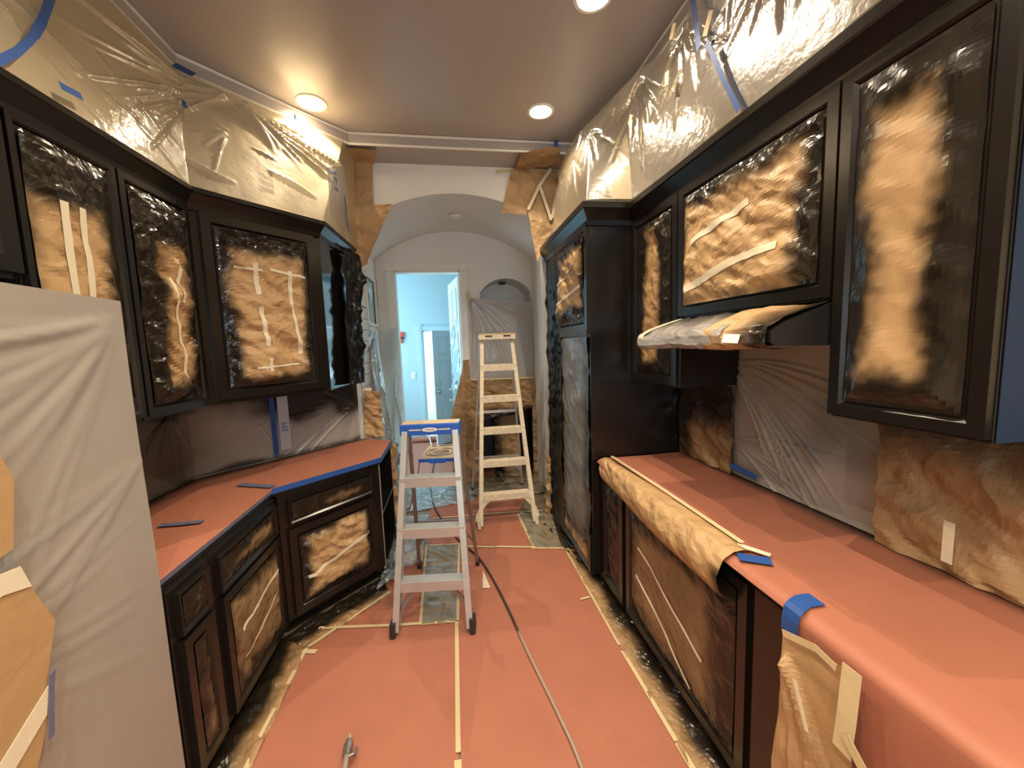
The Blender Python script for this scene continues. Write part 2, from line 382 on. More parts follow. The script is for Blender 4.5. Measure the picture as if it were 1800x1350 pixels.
for r in range(11):
    for c in range(-1, 3):
        y0 = YA+.02+c*.205+(.1 if r % 2 else 0); y1 = y0+.2
        y0 = max(y0, YA+.015); y1 = min(y1, 4.05)
        if y1-y0 < .03: continue
        MB().box(PL+.001, PL+.009, y0, y1, .96+r*.106, .96+r*.106+.101).build('tile', M_tile, wpl, bevel=.0015)
MB().box(PL, PL+.012, 4.64, 4.70, 2.2, 2.52).build('hinge', M_aludark, wpl)
S_('wall_passage_right', MB().box(PR, PR+.1, YA+.14, YB, 0, 2.8), M_white)
# back wall with door opening, arched niche and hearth opening
DX0, DX1, DZ = -.60, .16, 2.62
NX0, NX1, NZ0, NZs, NZa = .40, 1.03, 1.33, 2.36, 2.53
HX0, HX1, HZ = .34, 1.03, .92
def slab(mb, x0, x1, z0, z1): mb.box(x0, x1, YB, YB+.14, z0, z1)
mb = MB(); slab(mb, -2.6, DX0, 0, 3.2); slab(mb, DX0, DX1, DZ, 3.2); slab(mb, DX1, HX0, 0, NZ0); slab(mb, DX1, NX0, NZ0, 3.2)
slab(mb, HX0, HX1, HZ, NZ0); slab(mb, HX1, 2.6, 0, NZ0); slab(mb, NX1, 2.6, NZ0, 3.2)
nc, nw = (NX0+NX1)/2, (NX1-NX0)/2; nr = (nw*nw+(NZa-NZs)**2)/(2*(NZa-NZs))
nar = [(NX0+(NX1-NX0)*i/20) for i in range(21)]; nar = [(x, NZa-nr+math.sqrt(nr*nr-(x-nc)**2)) for x in nar]
for (x0, z0), (x1, z1) in zip(nar, nar[1:]):
    mb.add([(x0, YB, z0), (x1, YB, z1), (x1, YB, 3.2), (x0, YB, 3.2), (x0, YB+.4, z0), (x1, YB+.4, z1)], [(0, 1, 2, 3), (0, 4, 5, 1)])
S_('wall_back', mb, M_white)
mb = MB().box(NX0-.02, NX0, YB+.13, YB+.42, NZ0, 2.6).box(NX1, NX1+.02, YB+.13, YB+.42, NZ0, 2.6).box(NX0-.02, NX1+.02, YB+.4, YB+.42, NZ0, 2.6).box(NX0-.02, NX1+.02, YB, YB+.42, NZ0-.03, NZ0)
S_('wall_niche', mb, M_white)
mb = MB().box(HX0-.02, HX0, YB+.14, YB+.5, 0, HZ).box(HX1, HX1+.02, YB+.14, YB+.5, 0, HZ).box(HX0-.02, HX1+.02, YB+.48, YB+.5, 0, HZ).box(HX0-.02, HX1+.02, YB+.14, YB+.5, HZ, HZ+.02)
S_('wall_hearth', mb, M_blacksatin)
nl = thing('recessed_light', 'small dark recessed light at the crown of the niche arch', 'light', (.70, 4.93, 2.50))
MB().tube([(0, 0, .01), (0, 0, -.012)], .045, 16).build('housing', M_rubber, nl)
# far room
mb = MB().box(-2.6, -2.48, YB+.14, 5.2, 0, 3.4).box(-2.6, -2.48, 7.0, 7.45, 0, 3.4).box(-2.6, -2.48, 5.2, 7.0, 0, 1.0).box(-2.6, -2.48, 5.2, 7.0, 2.8, 3.4)
S_('wall_far_room_left', mb, M_bluewall)
S_('wall_far_room_right', MB().box(1.5, 1.62, YB+.14, 7.45, 0, 3.4), M_bluewall)
S_('wall_far_room_near', MB().box(-2.5, DX0-.14, YB+.141, YB+.16, 0, 3.4).box(DX1+.14, 1.5, YB+.52, YB+.54, 0, 3.4).box(-2.5, 1.5, YB+.141, YB+.16, DZ+.14, 3.4), M_bluewall)
FX0, FX1, FZ, YF = -.48, .32, 2.03, 7.30
S_('wall_far', MB().box(-2.5, FX0, YF, YF+.14, 0, 3.4).box(FX1, 1.5, YF, YF+.14, 0, 3.4).box(FX0, FX1, YF, YF+.14, FZ, 3.4), M_bluewall)
S_('ceiling_far_room', MB().box(-2.6, 1.6, YB+.14, 7.45, 3.3, 3.4), M_bluewall)
# casings
def casing(n, x0, x1, z1, y, wd, m, ros=True):
    t = thing('trim_%d' % n, None, None); finish(t, kind='structure')
    for a, b in ((x0-wd, x0), (x1, x1+wd)):
        MB().box(a, b, y-.022, y, 0, z1).box(a+.02, b-.02, y-.030, y-.022, 0, z1).build('casing_leg', m, t, bevel=.003)
        if ros:
            MB().box(a-.008, b+.008, y-.034, y, z1, z1+wd+.012).build('rosette_block', m, t, bevel=.003)
            MB().tube([((a+b)/2, y-.034, z1+wd/2), ((a+b)/2, y-.044, z1+wd/2)], wd*.33, 16).build('rosette', m, t, bevel=.003)
    MB().box(x0, x1, y-.022, y, z1, z1+wd).box(x0, x1, y-.030, y-.022, z1+.02, z1+wd-.02).build('casing_head', m, t, bevel=.003)
    MB().box(x0-.001, x0+.015, y, y+.14, 0, z1).box(x1-.015, x1+.001, y, y+.14, 0, z1).box(x0, x1, y, y+.14, z1-.015, z1+.001).build('jamb', m, t)
    return t
casing(20, DX0, DX1, DZ, YB, .10, M_trim)
casing(21, FX0, FX1, FZ, YF, .10, M_bluewall)

# six panel doors
def panel_door(name, label, loc, rz, W, H, m, knob_side=1, kz=.95):
    d = thing(name, label, 'door', loc, rz)     # local x from hinge 0 to W, faces at y=+-.02
    MB().box(0, W, -.018, .018, .01, H).build('leaf', m, d, bevel=.003)
    rows = ((.12, .36), (.42, .74), (.79, .95))
    for r0, r1 in rows:
        for c in (0, 1):
            xa = .11*W/.76+c*(W*.43); xb = xa+W*.31
            for sgn in (-1, 1):
                mb = MB(); y0 = sgn*.018; y1 = sgn*.026
                z0, z1 = r0*H, r1*H
                for a in ((xa, xb, z0, z0+.015), (xa, xb, z1-.015, z1), (xa, xa+.015, z0, z1), (xb-.015, xb, z0, z1)):
                    mb.box(a[0], a[1], min(y0, y1), max(y0, y1), a[2], a[3])
                mb.box(xa+.035, xb-.035, min(y0, y1), max(y0, y1), z0+.035, z1-.035)
                mb.build('door_panel', m, d, bevel=.004)
    for sgn in (-1, 1):
        for z, r in ((kz, .03), (kz+.16, .022)):
            MB().tube([(W-.065, sgn*.018, z), (W-.065, sgn*.03, z), (W-.065, sgn*.035, z), (W-.065, sgn*.05, z), (W-.065, sgn*.07, z), (W-.065, sgn*.078, z)],
                      [r, r, r*.4, r*.5, r*.95, r*.5], 12).build('knob' if z == kz else 'deadbolt', M_brass, d, smooth=True)
    return d
panel_door('panel_door', 'pale six-panel door standing open at right of the bright doorway', (DX1-.005, YB+.16, 0), math.radians(99), .76, DZ-.03, M_doorp)
panel_door('panel_door', 'grey-green six-panel door with deadbolt, half open in the far blue room', (FX1-.01, YF-.03, 0), math.radians(180+41), .80, FZ-.02, M_doorp)

# outdoors beyond the far door
og = S_('floor_patio', MB().box(-3.1, 3.1, 7.46, 12.4, 0, .01), M_concrete)
fw = thing('fence', 'white panelled fence outside the far open door', 'fence', (0, 11.6, 0))
MB().box(-3, 3, 0, .05, .02, 2.1).build('boards', M_outw, fw)
for i in range(12): MB().box(-3+i*.5, -2.93+i*.5, -.04, 0, .02, 2.15).build('post', M_outw, fw)
MB().box(-3, 3, -.05, 0, 1.55, 1.65).build('rail', M_outw, fw)
for i, (x, y, z, s, l) in enumerate(((-.12, 8.3, .02, .40, 'lower tan cardboard box stacked outside the far door'), (-.10, 8.3, .47, .30, 'upper small cardboard box on a larger box outside the far door'))):
    b = thing('cardboard_box', l, 'box', (x, y, z), .15, 'boxes outside the far door')
    MB().box(-s/2, s/2, -s/2, s/2, 0, s*1.1).build('carton', M_card, b, bevel=.004)
    MB().box(-.03, .03, -s/2-.001, s/2+.001, s*1.1-.08, s*1.1+.001).build('packing_tape', M_tape, b)
patch('tarp', M_filmb, [(-.52, 7.9, .012), (-.2, 7.9, .012), (-.2, 8.0, .45), (-.5, 8.0, .38)], res=.025, disp=lambda S, T: crumple(S, T, 41, 7, .12), label='crumpled blue-white tarp on the ground outside the far door', cat='tarp')

# ================================================================== CABINETS
def frame_mesh(mb, x0, x1, z0, z1, st, y0, y1, bev=.012):
    """rectangular frame with a bevelled inner edge; y0 is the outer (front) face"""
    xi0, xi1, zi0, zi1 = x0+st, x1-st, z0+st, z1-st
    o = [(x0, z0), (x1, z0), (x1, z1), (x0, z1)]; a = [(xi0-bev, zi0-bev), (xi1+bev, zi0-bev), (xi1+bev, zi1+bev), (xi0-bev, zi1+bev)]; b = [(xi0, zi0), (xi1, zi0), (xi1, zi1), (xi0, zi1)]
    vs = [(x, y0, z) for x, z in o]+[(x, y0, z) for x, z in a]+[(x, y0+(y1-y0)*.6, z) for x, z in b]+[(x, y1, z) for x, z in b]+[(x, y1, z) for x, z in o]
    fs = []
    for i in range(4):
        j = (i+1) % 4
        for r in range(4): fs.append((r*4+i, r*4+j, r*4+4+j, r*4+4+i))
        fs.append((16+i, 16+j, j, i))
    return mb.add(vs, fs)
def border_spray(W, H, l, r, b, t, soft=.06, seed=0, nz=.035, base=0.0):
    def f(S, T, u, v):
        n = nz*(vnoise(S*6, T*5, seed)+.5*vnoise(S*17, T*13, seed+1)+.35*vnoise(S*45, T*45, seed+2))
        d = np.minimum(np.minimum((S-l), (W-S-r)), np.minimum((T-b), (H-T-t)))+n*1.6
        return np.maximum(base*(.8+.8*vnoise(S*4, T*4, seed+4)), (1-sstep(-soft*.35, soft*1.1, d))*.985)
    return f
def masked_door(cab, x0, x1, z0, z1, y=-.022, st=.06, th=.022, marg=(.05, .05, .04, .10), soft=.06, seed=0, amp=.022, k=6.0, tapes=(), m=None, name='door', bulge=.0, res=.012, base=0.0):
    d = frame_mesh(MB(), x0, x1, z0, z1, st, y, y+th).build(name, M_black, cab)
    MB().box(x0+st-.004, x1-st+.004, y+th*.55, y+th, z0+st-.004, z1-st+.004).build('inset_panel', M_blacksatin, d)
    xi0, xi1, zi0, zi1 = x0+st+.003, x1-st-.003, z0+st+.003, z1-st-.003; W, H = xi1-xi0, zi1-zi0
    yy = y+th*.50; sp_ = border_spray(W, H, *marg, soft, seed, base=base)
    def dsp(S, T):
        ed = np.minimum(np.minimum(S, W-S), np.minimum(T, H-T)); env = sstep(0, .06, ed)
        bp = sp_(S, T, 0, 0)
        return np.maximum((1.15*crumple(S, T, seed, k, amp)+amp*1.3)*(.25+.75*env), .0)+.0015+bulge*sstep(0, .25*min(W, H), ed)+.005*bp*(facet(S*24, T*20, seed+2)+.5)*sstep(0, .02, ed)
    sheet('masking_paper', m or M_kraft, [(xi0, yy, zi0), (xi1, yy, zi0)], [(xi0, yy, zi1), (xi1, yy, zi1)], res=res, disp=dsp, spray=sp_, parent=d, smooth=False)
    for (u0, v0, u1, v1, wd) in tapes:
        n = 14; rows = []
        us = np.linspace(u0, u1, n)*W; vs = np.linspace(v0, v1, n)*H
        dirv = np.array([(u1-u0)*W, (v1-v0)*H]); dirv /= np.linalg.norm(dirv); pv = np.array([-dirv[1], dirv[0]])
        P = np.zeros((3, n, 3)); wob = .004*vnoise(np.arange(n)*.7, np.zeros(n)+seed, 3)
        for r, o in enumerate((-.5, 0, .5)):
            S = us+pv[0]*(o*wd+wob); T = vs+pv[1]*(o*wd+wob)
            P[r, :, 0] = xi0+S; P[r, :, 2] = zi0+T; P[r, :, 1] = yy-dsp(S, T)-.003
        sp = np.zeros((3, n)); link('tape_strip', grid_mesh('tape_strip', P, sp), M_tapew, d)
    return d
def carcass(cab, W, D, z0, z1, toe=0):
    mb = MB().box(0, W, 0, D, z0, z1)
    if toe: mb.box(0, W, .055, D, .0, z0)
    return mb.build('body', M_black, cab, bevel=.0015)

# ---------------- left uppers (facing +X): local x -> +Y
UZ0, UZ1 = 1.45, 2.50
XLU = -1.30
R90 = math.radians(90)
def upper_left(y0, y1, label, z0=UZ0, **kw):
    c = thing('wall_cabinet', label, 'cabinet', (XLU, y0, 0), R90, 'black wall cabinets on the left')
    carcass(c, y1-y0, -XL+XLU-.005, z0, UZ1)
    masked_door(c, .004, y1-y0-.004, z0+.02, UZ1-.02, **kw)
    return c
upper_left(.95, 1.44, 'black wall cabinet cut off at the left edge above the wrapped refrigerator', z0=1.97, seed=3)
upper_left(1.445, 1.84, 'black wall cabinet with two pale tape strips on its paper, above the wrapped refrigerator', st=.032, marg=(-.02, .055, .0, .17), seed=11, amp=.012, k=6,
           tapes=((.36, .02, .30, .80, .028), (.55, .02, .52, .80, .026)))
upper_left(1.845, 2.275, 'black wall cabinet with narrow sprayed paper strip beside the inside bend', st=.04, marg=(.09, .055, .09, .20), seed=17, amp=.022, k=8, soft=.05,
           tapes=((.62, .10, .50, .62, .014), (.62, .50, .66, .68, .016)))
# angled
LA, LB, LC = (-1.300, 2.285), (-.825, 2.815), (-.79, 3.50)
ang = math.atan2(LB[1]-LA[1], LB[0]-LA[0]); wl = math.hypot(LB[0]-LA[0], LB[1]-LA[1])
c = thing('wall_cabinet', 'angled black corner wall cabinet with taped paper door and glossy end panel', 'cabinet', (LA[0], LA[1], 0), ang, 'black wall cabinets on the left')
def toloc(p, o=LA, a=ang):
    dx, dy = p[0]-o[0], p[1]-o[1]; return (dx*math.cos(a)+dy*math.sin(a), -dx*math.sin(a)+dy*math.cos(a))
poly = [(0, 0), (wl, 0), toloc(LC), toloc((-.95, 3.47)), toloc((XL+.02, 2.73))]
MB().prism(poly, UZ0, UZ1).build('body', M_black, c, bevel=.0015)
masked_door(c, .05, wl-.05, UZ0+.025, UZ1-.03, st=.058, marg=(.045, .03, .05, .11), seed=23, amp=.026, k=7, soft=.055,
            tapes=((.34, .80, .37, .60, .026), (.37, .52, .41, .26, .024), (.42, .18, .41, .09, .02), (.74, .78, .75, .55, .024), (.75, .55, .79, .36, .018), (.78, .38, .82, .20, .026), (.12, .76, .42, .76, .013), (.50, .77, .95, .75, .016), (.25, .115, .78, .13, .012)))
ep = toloc(LB); eq = toloc(LC)
MB().prism([(ep[0]+.002, ep[1]), (ep[0]+.004, ep[1]+.001), (eq[0]+.004, eq[1]), (eq[0]+.002, eq[1]-.001)], UZ0+.01, UZ1-.01).build('end_panel', M_blackgloss, c)
# crown run
prof = [(0, 2.47), (.012, 2.47), (.018, 2.50), (.052, 2.545), (.060, 2.55), (.060, 2.572), (0, 2.572)]
def mitre(d0, d1):
    n0 = (d0[1], -d0[0]); n1 = (d1[1], -d1[0]); b = (n0[0]+n1[0], n0[1]+n1[1]); q = b[0]*n0[0]+b[1]*n0[1]
    return (b[0]/q, b[1]/q)
def crown(name, pts, label, prof=prof):
    dirs = []
    for a, b in zip(pts, pts[1:]):
        l = math.hypot(b[0]-a[0], b[1]-a[1]); dirs.append(((b[0]-a[0])/l, (b[1]-a[1])/l))
    path = []
    for i, p in enumerate(pts):
        n = mitre(dirs[max(0, i-1)], dirs[min(i, len(dirs)-1)]); path.append((p[0], p[1], n[0], n[1]))
    return MB().sweep(prof, path).build(name, M_black, label=label, cat='molding')
crown('crown_molding', [(XLU, .95), LA, LB, LC], 'black crown molding bending along the left wall cabinets')

# ---------------- left base
BZ = .88
XLB = -1.045
def base_left(y0, y1, label, seed, tapes=()):
    W = y1-y0
    c = thing('base_cabinet', label, 'cabinet', (XLB, y0, 0), R90, 'black base cabinets on the left')
    carcass(c, W, -XL+XLB-.005, .09, BZ, 1)
    masked_door(c, .03, W-.03, .685, .855, st=.022, marg=(.08, .07, .035, .045), seed=seed, amp=.006, name='drawer_front', soft=.045, base=.6)
    masked_door(c, .03, W-.03, .11, .665, st=.05, marg=(.03, .015, .06, .03), seed=seed+1, amp=.016, k=5, soft=.08, base=.62, tapes=tapes)
    return c
base_left(1.475, 1.72, 'black base cabinet with sprayed paper door next to the wrapped refrigerator', 31)
base_left(1.725, 2.345, 'black base cabinet with tan paper door before the bend in the left counter', 37, ((.1, .62, .9, .80, .016), (.1, .32, .9, .55, .014)))
BA, BB = (-1.045, 2.375), (-.56, 2.885)
angb = math.atan2(BB[1]-BA[1], BB[0]-BA[0]); wb = math.hypot(BB[0]-BA[0], BB[1]-BA[1])
c = thing('base_cabinet', 'angled black base cabinet with taped paper door below the blue-taped counter edge', 'cabinet', (BA[0], BA[1], 0), angb, 'black base cabinets on the left')
MB().box(0, wb, 0, .20, .09, BZ).box(0, wb, .05, .2, 0, .09).build('body', M_black, c, bevel=.0015)
masked_door(c, .05, wb-.07, .69, .845, st=.02, marg=(.12, .07, .03, .05), seed=43, amp=.006, name='drawer_front', soft=.05, base=.45)
masked_door(c, .04, wb-.06, .115, .66, st=.055, marg=(.035, .03, .04, .015), seed=44, amp=.022, k=7.5, soft=.045, m=M_kraft, tapes=((.05, .36, .95, .62, .022),))
# open shelf end unit
c = thing('end_shelf', 'open black shelf unit closing the end of the left counter', 'shelf', (-.56, 2.89, 0), 0, None)
MB().box(-.30, 0, .56, .575, .0, BZ).build('side_panel', M_black, c); MB().box(-.30, -.012, 0, .02, .0, BZ).build('side_panel', M_black, c)
MB().box(-.012, .002, -.004, .022, .07, BZ).build('edge_strip', M_grey, c)
MB().box(-.30, -.285, .02, .56, .0, BZ).build('back_panel', M_black, c)
for z in (.06, .47, .862): MB().box(-.285, -.004, .02, .56, z, z+.018).build('shelf_board', M_black, c)
# left counter
cpoly = [(-1.070, 1.475), (-1.070, 2.388), (-.545, 2.885), (-.545, 3.45), (-.80, 3.59), (-.845, 3.59), (XL+.005, 2.735), (XL+.005, 1.475)]
MB().prism(cpoly, BZ+.002, .915).build('countertop', M_blacksatin, label='left counter slab under red paper, bending toward the arch', cat='countertop')
def poly_grid(name, m, poly, z, res, disp=None, spray=None, **kw):
    import bmesh
    P = np.array(poly); x0, y0 = P.min(0); x1, y1 = P.max(0)
    bm = bmesh.new(); vs = [bm.verts.new((x, y, 0)) for x, y in poly]; bm.faces.new(vs)
    for ax, lo, hi in ((0, x0, x1), (1, y0, y1)):
        n = int((hi-lo)/res)
        for i in range(1, n+1):
            co = [0, 0, 0]; no = [0, 0, 0]; co[ax] = lo+(hi-lo)*i/(n+1); no[ax] = 1
            bmesh.ops.bisect_plane(bm, geom=bm.verts[:]+bm.edges[:]+bm.faces[:], plane_co=co, plane_no=no)
    co = np.array([v.co[:] for v in bm.verts]); 
    h = disp(co[:, 0], co[:, 1]) if disp is not None else np.zeros(len(co))
    for v, hh in zip(bm.verts, h): v.co.z = z+hh
    me = bpy.data.meshes.new(name); bm.normal_update()
    for f in bm.faces: f.smooth = True
    if len(bm.faces) and bm.faces[:][0].normal.z < 0: bmesh.ops.reverse_faces(bm, faces=bm.faces[:])
    bm.to_mesh(me); bm.free()
    at = me.attributes.new('spray', 'FLOAT', 'POINT'); sp = np.clip(spray(co[:, 0], co[:, 1]), 0, 1) if spray is not None else np.zeros(len(co))
    at.data.foreach_set('value', sp.astype(np.float32))
    return link(name, me, m, **kw)
def lcd(x, y): # distance from the back wall of the left counter
    return np.minimum(x-XL, (x-y+4.44)/1.414)
poly_grid('counter_paper', M_red, [(-1.068, 1.475), (-1.068, 2.386), (-.547, 2.884), (-.547, 3.448), (-.80, 3.585), (-.843, 3.585), (XL+.01, 2.73), (XL+.01, 1.475)], .919, .03,
          disp=lambda x, y: .003+.004*facet(x*5+y*2, y*4, 3)+.0015*facet(x*14, y*11, 5), spray=lambda x, y: .95*(1-sstep(.02, .14+.06*vnoise(x*6, y*6, 2), lcd(x, y))),
          label='red paper sheet covering the left counter', cat='masking paper')
for i, (a, b) in enumerate((((-1.073, 1.46, .912), (-1.073, 2.388, .912)), ((-1.073, 2.386, .912), (-.546, 2.883, .912)), ((-.543, 2.884, .912), (-.543, 3.45, .912)))):
    n = [(1, 0, 0), (.70, -.72, 0), (1, 0, 0)][i]
    strip('blue_tape', M_bluefaded if i == 0 else M_blue, [a, b], .018 if i == 0 else .034, n, lift=.003, th=.0012, label=['dusty blue tape along the near straight edge of the left counter', 'bright blue tape along the angled edge of the left counter', 'short blue tape on the end edge of the left counter'][i], cat='tape')
strip('blue_tape', M_bluefaded, [(-1.395, 1.99, .929), (-1.30, 1.985, .929), (-1.21, 1.99, .929)], .035, (0, 0, 1), lift=.001, jag=.0, label='dusty blue tape patch lying on the left red counter paper nearest the refrigerator', cat='tape')
strip('blue_tape', M_bluefaded, [(-1.311, 2.52, .929), (-1.20, 2.475, .929), (-1.08, 2.425, .929)], .045, (0, 0, 1), lift=.001, label='dusty blue tape patch on the red counter paper at the left bend', cat='tape')

# ---------------- left backsplash film and counter curb
def lbs_spray(S, T, u, v):
    n = .25*vnoise(S*5, T*6, 8)+.12*vnoise(S*14, T*14, 9)
    a = 1-sstep(1.15, 1.6, S+.5*n)                           # dark near the refrigerator
    b = sstep(.60, .98, v+n+.30*np.exp(-((S-2.05)/.20)**2)+.30*np.exp(-((S-2.45)/.15)**2)) # under the cabinets
    c_ = 1-sstep(.0, .10, v+.3*n+.0)
    return np.clip(np.maximum(np.maximum(a*.80, b), c_*.9), 0, .96)
rn = random.Random(5)
lw = radial(2.50, .30, 150, 225, 15, .3, 1.1, .010, .018, rn)+radial(1.85, .0, 60, 120, 8, .2, .45, .010, .014, rn)+radial(1.2, .45, 200, 300, 7, .2, .4, .012, .014, rn)
sheet('masking_film', M_filmm, [(XL+.02, 1.4, .93), (XL+.02, 2.74, .93), (-.83, 3.575, .93)], [(XL+.02, 1.4, UZ0+.0), (XL+.02, 2.74, UZ0+.0), (-.83, 3.575, UZ0+.0)], res=.008,
      disp=lambda S, T: ridges(S, T, lw)+.004*vnoise(S*6, T*6, 4), spray=lbs_spray, label='wrinkled grey film with black overspray on the left backsplash', cat='plastic film')
pa = Vector((-1.27, 3.16, 0)); 
strip('blue_tape', M_blue, [(-1.335, 3.085, .96), (-1.335, 3.085, 1.43)], .035, (.707, -.707, 0), lift=.02, label='vertical blue tape on the left backsplash film', cat='tape')
fp = strip('film_roll_band', mat('frosted_print_band', (.50, .52, .56), .3), [(-1.287, 3.133, .99), (-1.287, 3.133, 1.42)], .075, (.707, -.707, 0), lift=.034, label='printed pale film band beside vertical blue tape on left backsplash', cat='plastic film')
mt = Matrix.Translation((-1.261, 3.107, 1.16)) @ Matrix.Rotation(math.radians(45), 4, 'Z') @ Matrix.Rotation(math.radians(90), 4, 'X') @ Matrix.Rotation(math.radians(90), 4, 'Z')
text('printed_mark', '3M', .06, M_print, fp, mt)

# ---------------- film above the left uppers
rn = random.Random(9)
fl = radial(1.92, .70, 180, 232, 14, .25, 1.15, .016, .020, rn)+radial(1.95, .72, 300, 352, 12, .3, .9, .016, .022, rn)+radial(1.92, .45, 150, 260, 9, .15, .5, .013, .014, rn)
for i in range(26):
    s0 = rn.uniform(.2, 2.4); t0 = rn.uniform(.15, .65); l = rn.uniform(.12, .4); a = math.radians(rn.uniform(-38, -8))
    fl.append((s0, t0, s0+l*math.cos(a), t0+l*math.sin(a), rn.uniform(.008, .02), rn.uniform(.006, .016)))
sheet('masking_film', M_film, [(-1.25, .7, 2.575), (-1.25, 2.25, 2.575), (-.775, 2.78, 2.575), (-.72, 3.45, 2.575)], [(-1.41, .7, ZS-.004), (-1.41, 2.55, ZS-.004), (-.72, 3.255, ZS-.004), (-.70, 3.50, ZS-.004)], res=.008,
      disp=lambda S, T: ridges(S, T, fl)+.010*vnoise(S*3, T*3, 14)+.004*facet(S*9, T*7, 15)*np.exp(-((S-1.9)/.5)**2),
      spray=lambda S, T, u, v: .5*sstep(.05, .3, .32-T+.25*vnoise(S*5, T*5, 6))*np.exp(-((S-1.80)/.30)**2)+.5*sstep(2.05, 2.4, S+.5*vnoise(S*7, T*7, 3))*(1-sstep(.1, .35, T)),
      label='clear wrinkled film hung from the ceiling edge to the left cabinets', cat='plastic film')
def fpoint(Y, Z):   # point on the left hung film (straight run)
    k = (Z-2.575)/(ZS-2.575); return (-1.25-.16*k+.022, Y, Z)
strip('blue_tape', M_blue, [(-1.19, 1.26, 2.47), (-1.20, 1.326, 2.513), (-1.213, 1.389, 2.573), (-1.228, 1.46, 2.644), (-1.243, 1.518, 2.713), (-1.252, 1.552, 2.757)], .021, (1, 0, .2), label='curved lower blue tape strip at the upper left corner of the hung film', cat='tape')
strip('blue_tape', M_blue, [(-1.252, 1.55, 2.755), (-1.268, 1.60, 2.825), (-1.294, 1.678, 2.955), (-1.315, 1.73, 3.04)], .026, (1, 0, .2), label='upper blue tape strip rising out of the picture at top left', cat='tape')
strip('blue_tape', M_blue, [(-1.224, 1.579, 2.624), (-1.227, 1.661, 2.637)], .024, (1, 0, .2), label='short blue tape piece low on the left hung film', cat='tape')
strip('blue_tape', M_blue, [(-1.395, 2.50, ZS-.012), (-1.34, 2.575, ZS-.012)], .05, (0, 0, -1), lift=.006, label='blue tape piece at the bend of the left ceiling trim', cat='tape')
strip('blue_tape', M_blue, [(-1.318, 2.40, 3.05), (-1.305, 2.385, 3.005)], .018, (.8, -.6, .2), lift=.012, label='tiny blue tape piece just below the left ceiling bend', cat='tape')
strip('blue_tape', M_blue, [(-.965, 3.03, ZS+.045), (-.965, 3.03, ZS-.06)], .028, (.7, -.7, 0), lift=.012, label='small upright blue tape on the ceiling trim below the left lamp', cat='tape')
# printed film roll near the arch
fp2 = patch('film_roll_band', M_filmm, [(-.715, 2.74, 2.59), (-.705, 3.09, 2.62), (-.70, 3.16, 3.09), (-.715, 2.74, 2.89)], res=.02, disp=lambda S, T: .006*vnoise(S*8, T*8, 5), label='pale printed film band hanging beside the brown paper at the arch', cat='plastic film')
mt = Matrix.Translation((-.700, 2.86, 2.87)) @ Matrix.Rotation(math.radians(90), 4, 'Z') @ Matrix.Rotation(math.radians(90), 4, 'X') @ Matrix.Rotation(math.radians(-82), 4, 'Z')
text('printed_mark', '3M', .125, M_print, fp2, mt)
strip('blue_tape', M_blue, [(-.700, 3.10, 2.60), (-.697, 3.06, 2.84)], .03, (1, 0, 0), lift=.004, label='slim vertical blue tape at the left arch corner above the cabinets', cat='tape')
# black sprayed drape on the end of the left uppers
rn = random.Random(12)
kr = [(rn.uniform(.0, .42), 0, rn.uniform(.0, .42), 1.1, .02, .03) for i in range(12)]
sheet('sprayed_drape', M_filmk, [(-.775, 3.06, 1.46), (-.735, 3.5, 1.44)], [(-.755, 3.16, 2.49), (-.715, 3.52, 2.52)], res=.013, disp=lambda S, T: ridges(S, T, kr)+crumple(S, T, 6, 6, .016),
      label='black-sprayed plastic drape hanging at the end of the left wall cabinets', cat='plastic film')

# ---------------- refrigerator
fr = thing('refrigerator', 'large plastic-wrapped refrigerator at the left foreground', 'refrigerator', (-1.36, 1.0, 0))
mb = MB().box(-.32, .30, -.45, .425, .02, 1.89); mb.build('body', M_fridge, fr, bevel=.015)
rn = random.Random(21)
fw_ = radial(.90, 1.86, 186, 250, 15, .35, 1.25, .016, .0055, rn, .05)+radial(.93, 1.40, 195, 235, 5, .3, .9, .016, .0045, rn)+radial(.20, 1.02, -40, 20, 9, .3, .75, .016, .0045, rn)
ft = patch('wrap_front', M_filmw, [(.318, -.48, .02), (.318, .462, .02), (.312, .455, 1.905), (.30, -.48, 1.925)], res=.013, parent=fr, disp=lambda S, T: ridges(S, T, fw_)+.006*vnoise(S*2.2, T*2, 3))
patch('wrap_top', M_filmw, [(.300, -.48, 1.923), (.308, .45, 1.903), (-.33, .45, 1.905), (-.33, -.48, 1.92)], res=.03, parent=fr, disp=lambda S, T: .006*vnoise(S*5, T*5, 4))
patch('wrap_side', M_filmw, [(.315, .463, .02), (-.33, .463, .02), (-.33, .455, 1.90), (.310, .455, 1.90)], res=.03, parent=fr, disp=lambda S, T: .004*vnoise(S*5, T*5, 4))
fk = poly = None
def fridge_sheet(name, m, pts, off, par, **kw):   # pts in world (Y,Z), polygon slightly bowed off the front
    vs = [(.335+off, y-1.0, z) for y, z in pts]; n = len(vs)
    return MB().add(vs+[(v[0]-.0015, v[1], v[2]) for v in vs], [tuple(range(n)), tuple(range(2*n-1, n-1, -1))]+[(i, n+i, n+(i+1) % n, (i+1) % n) for i in range(n)]).build(name, m, par, **kw)
fridge_sheet('kraft_sheet', M_krafts, [(.80, 1.285), (.996, 1.283), (1.025, 1.29), (1.05, 1.449), (1.027, 1.522), (.80, 1.60)], .004, fr)
fridge_sheet('kraft_sheet', M_krafts, [(.70, .50), (.93, .60), (1.035, .85), (1.045, .94), (1.085, 1.066), (1.036, 1.21), (.985, 1.225), (.70, 1.15)], .006, fr)
fridge_sheet('tape_strip', M_tapew, [(.985, 1.200), (1.044, 1.185), (1.028, 1.245), (.985, 1.250), (.8, 1.19), (.8, 1.14)], .009, fr)
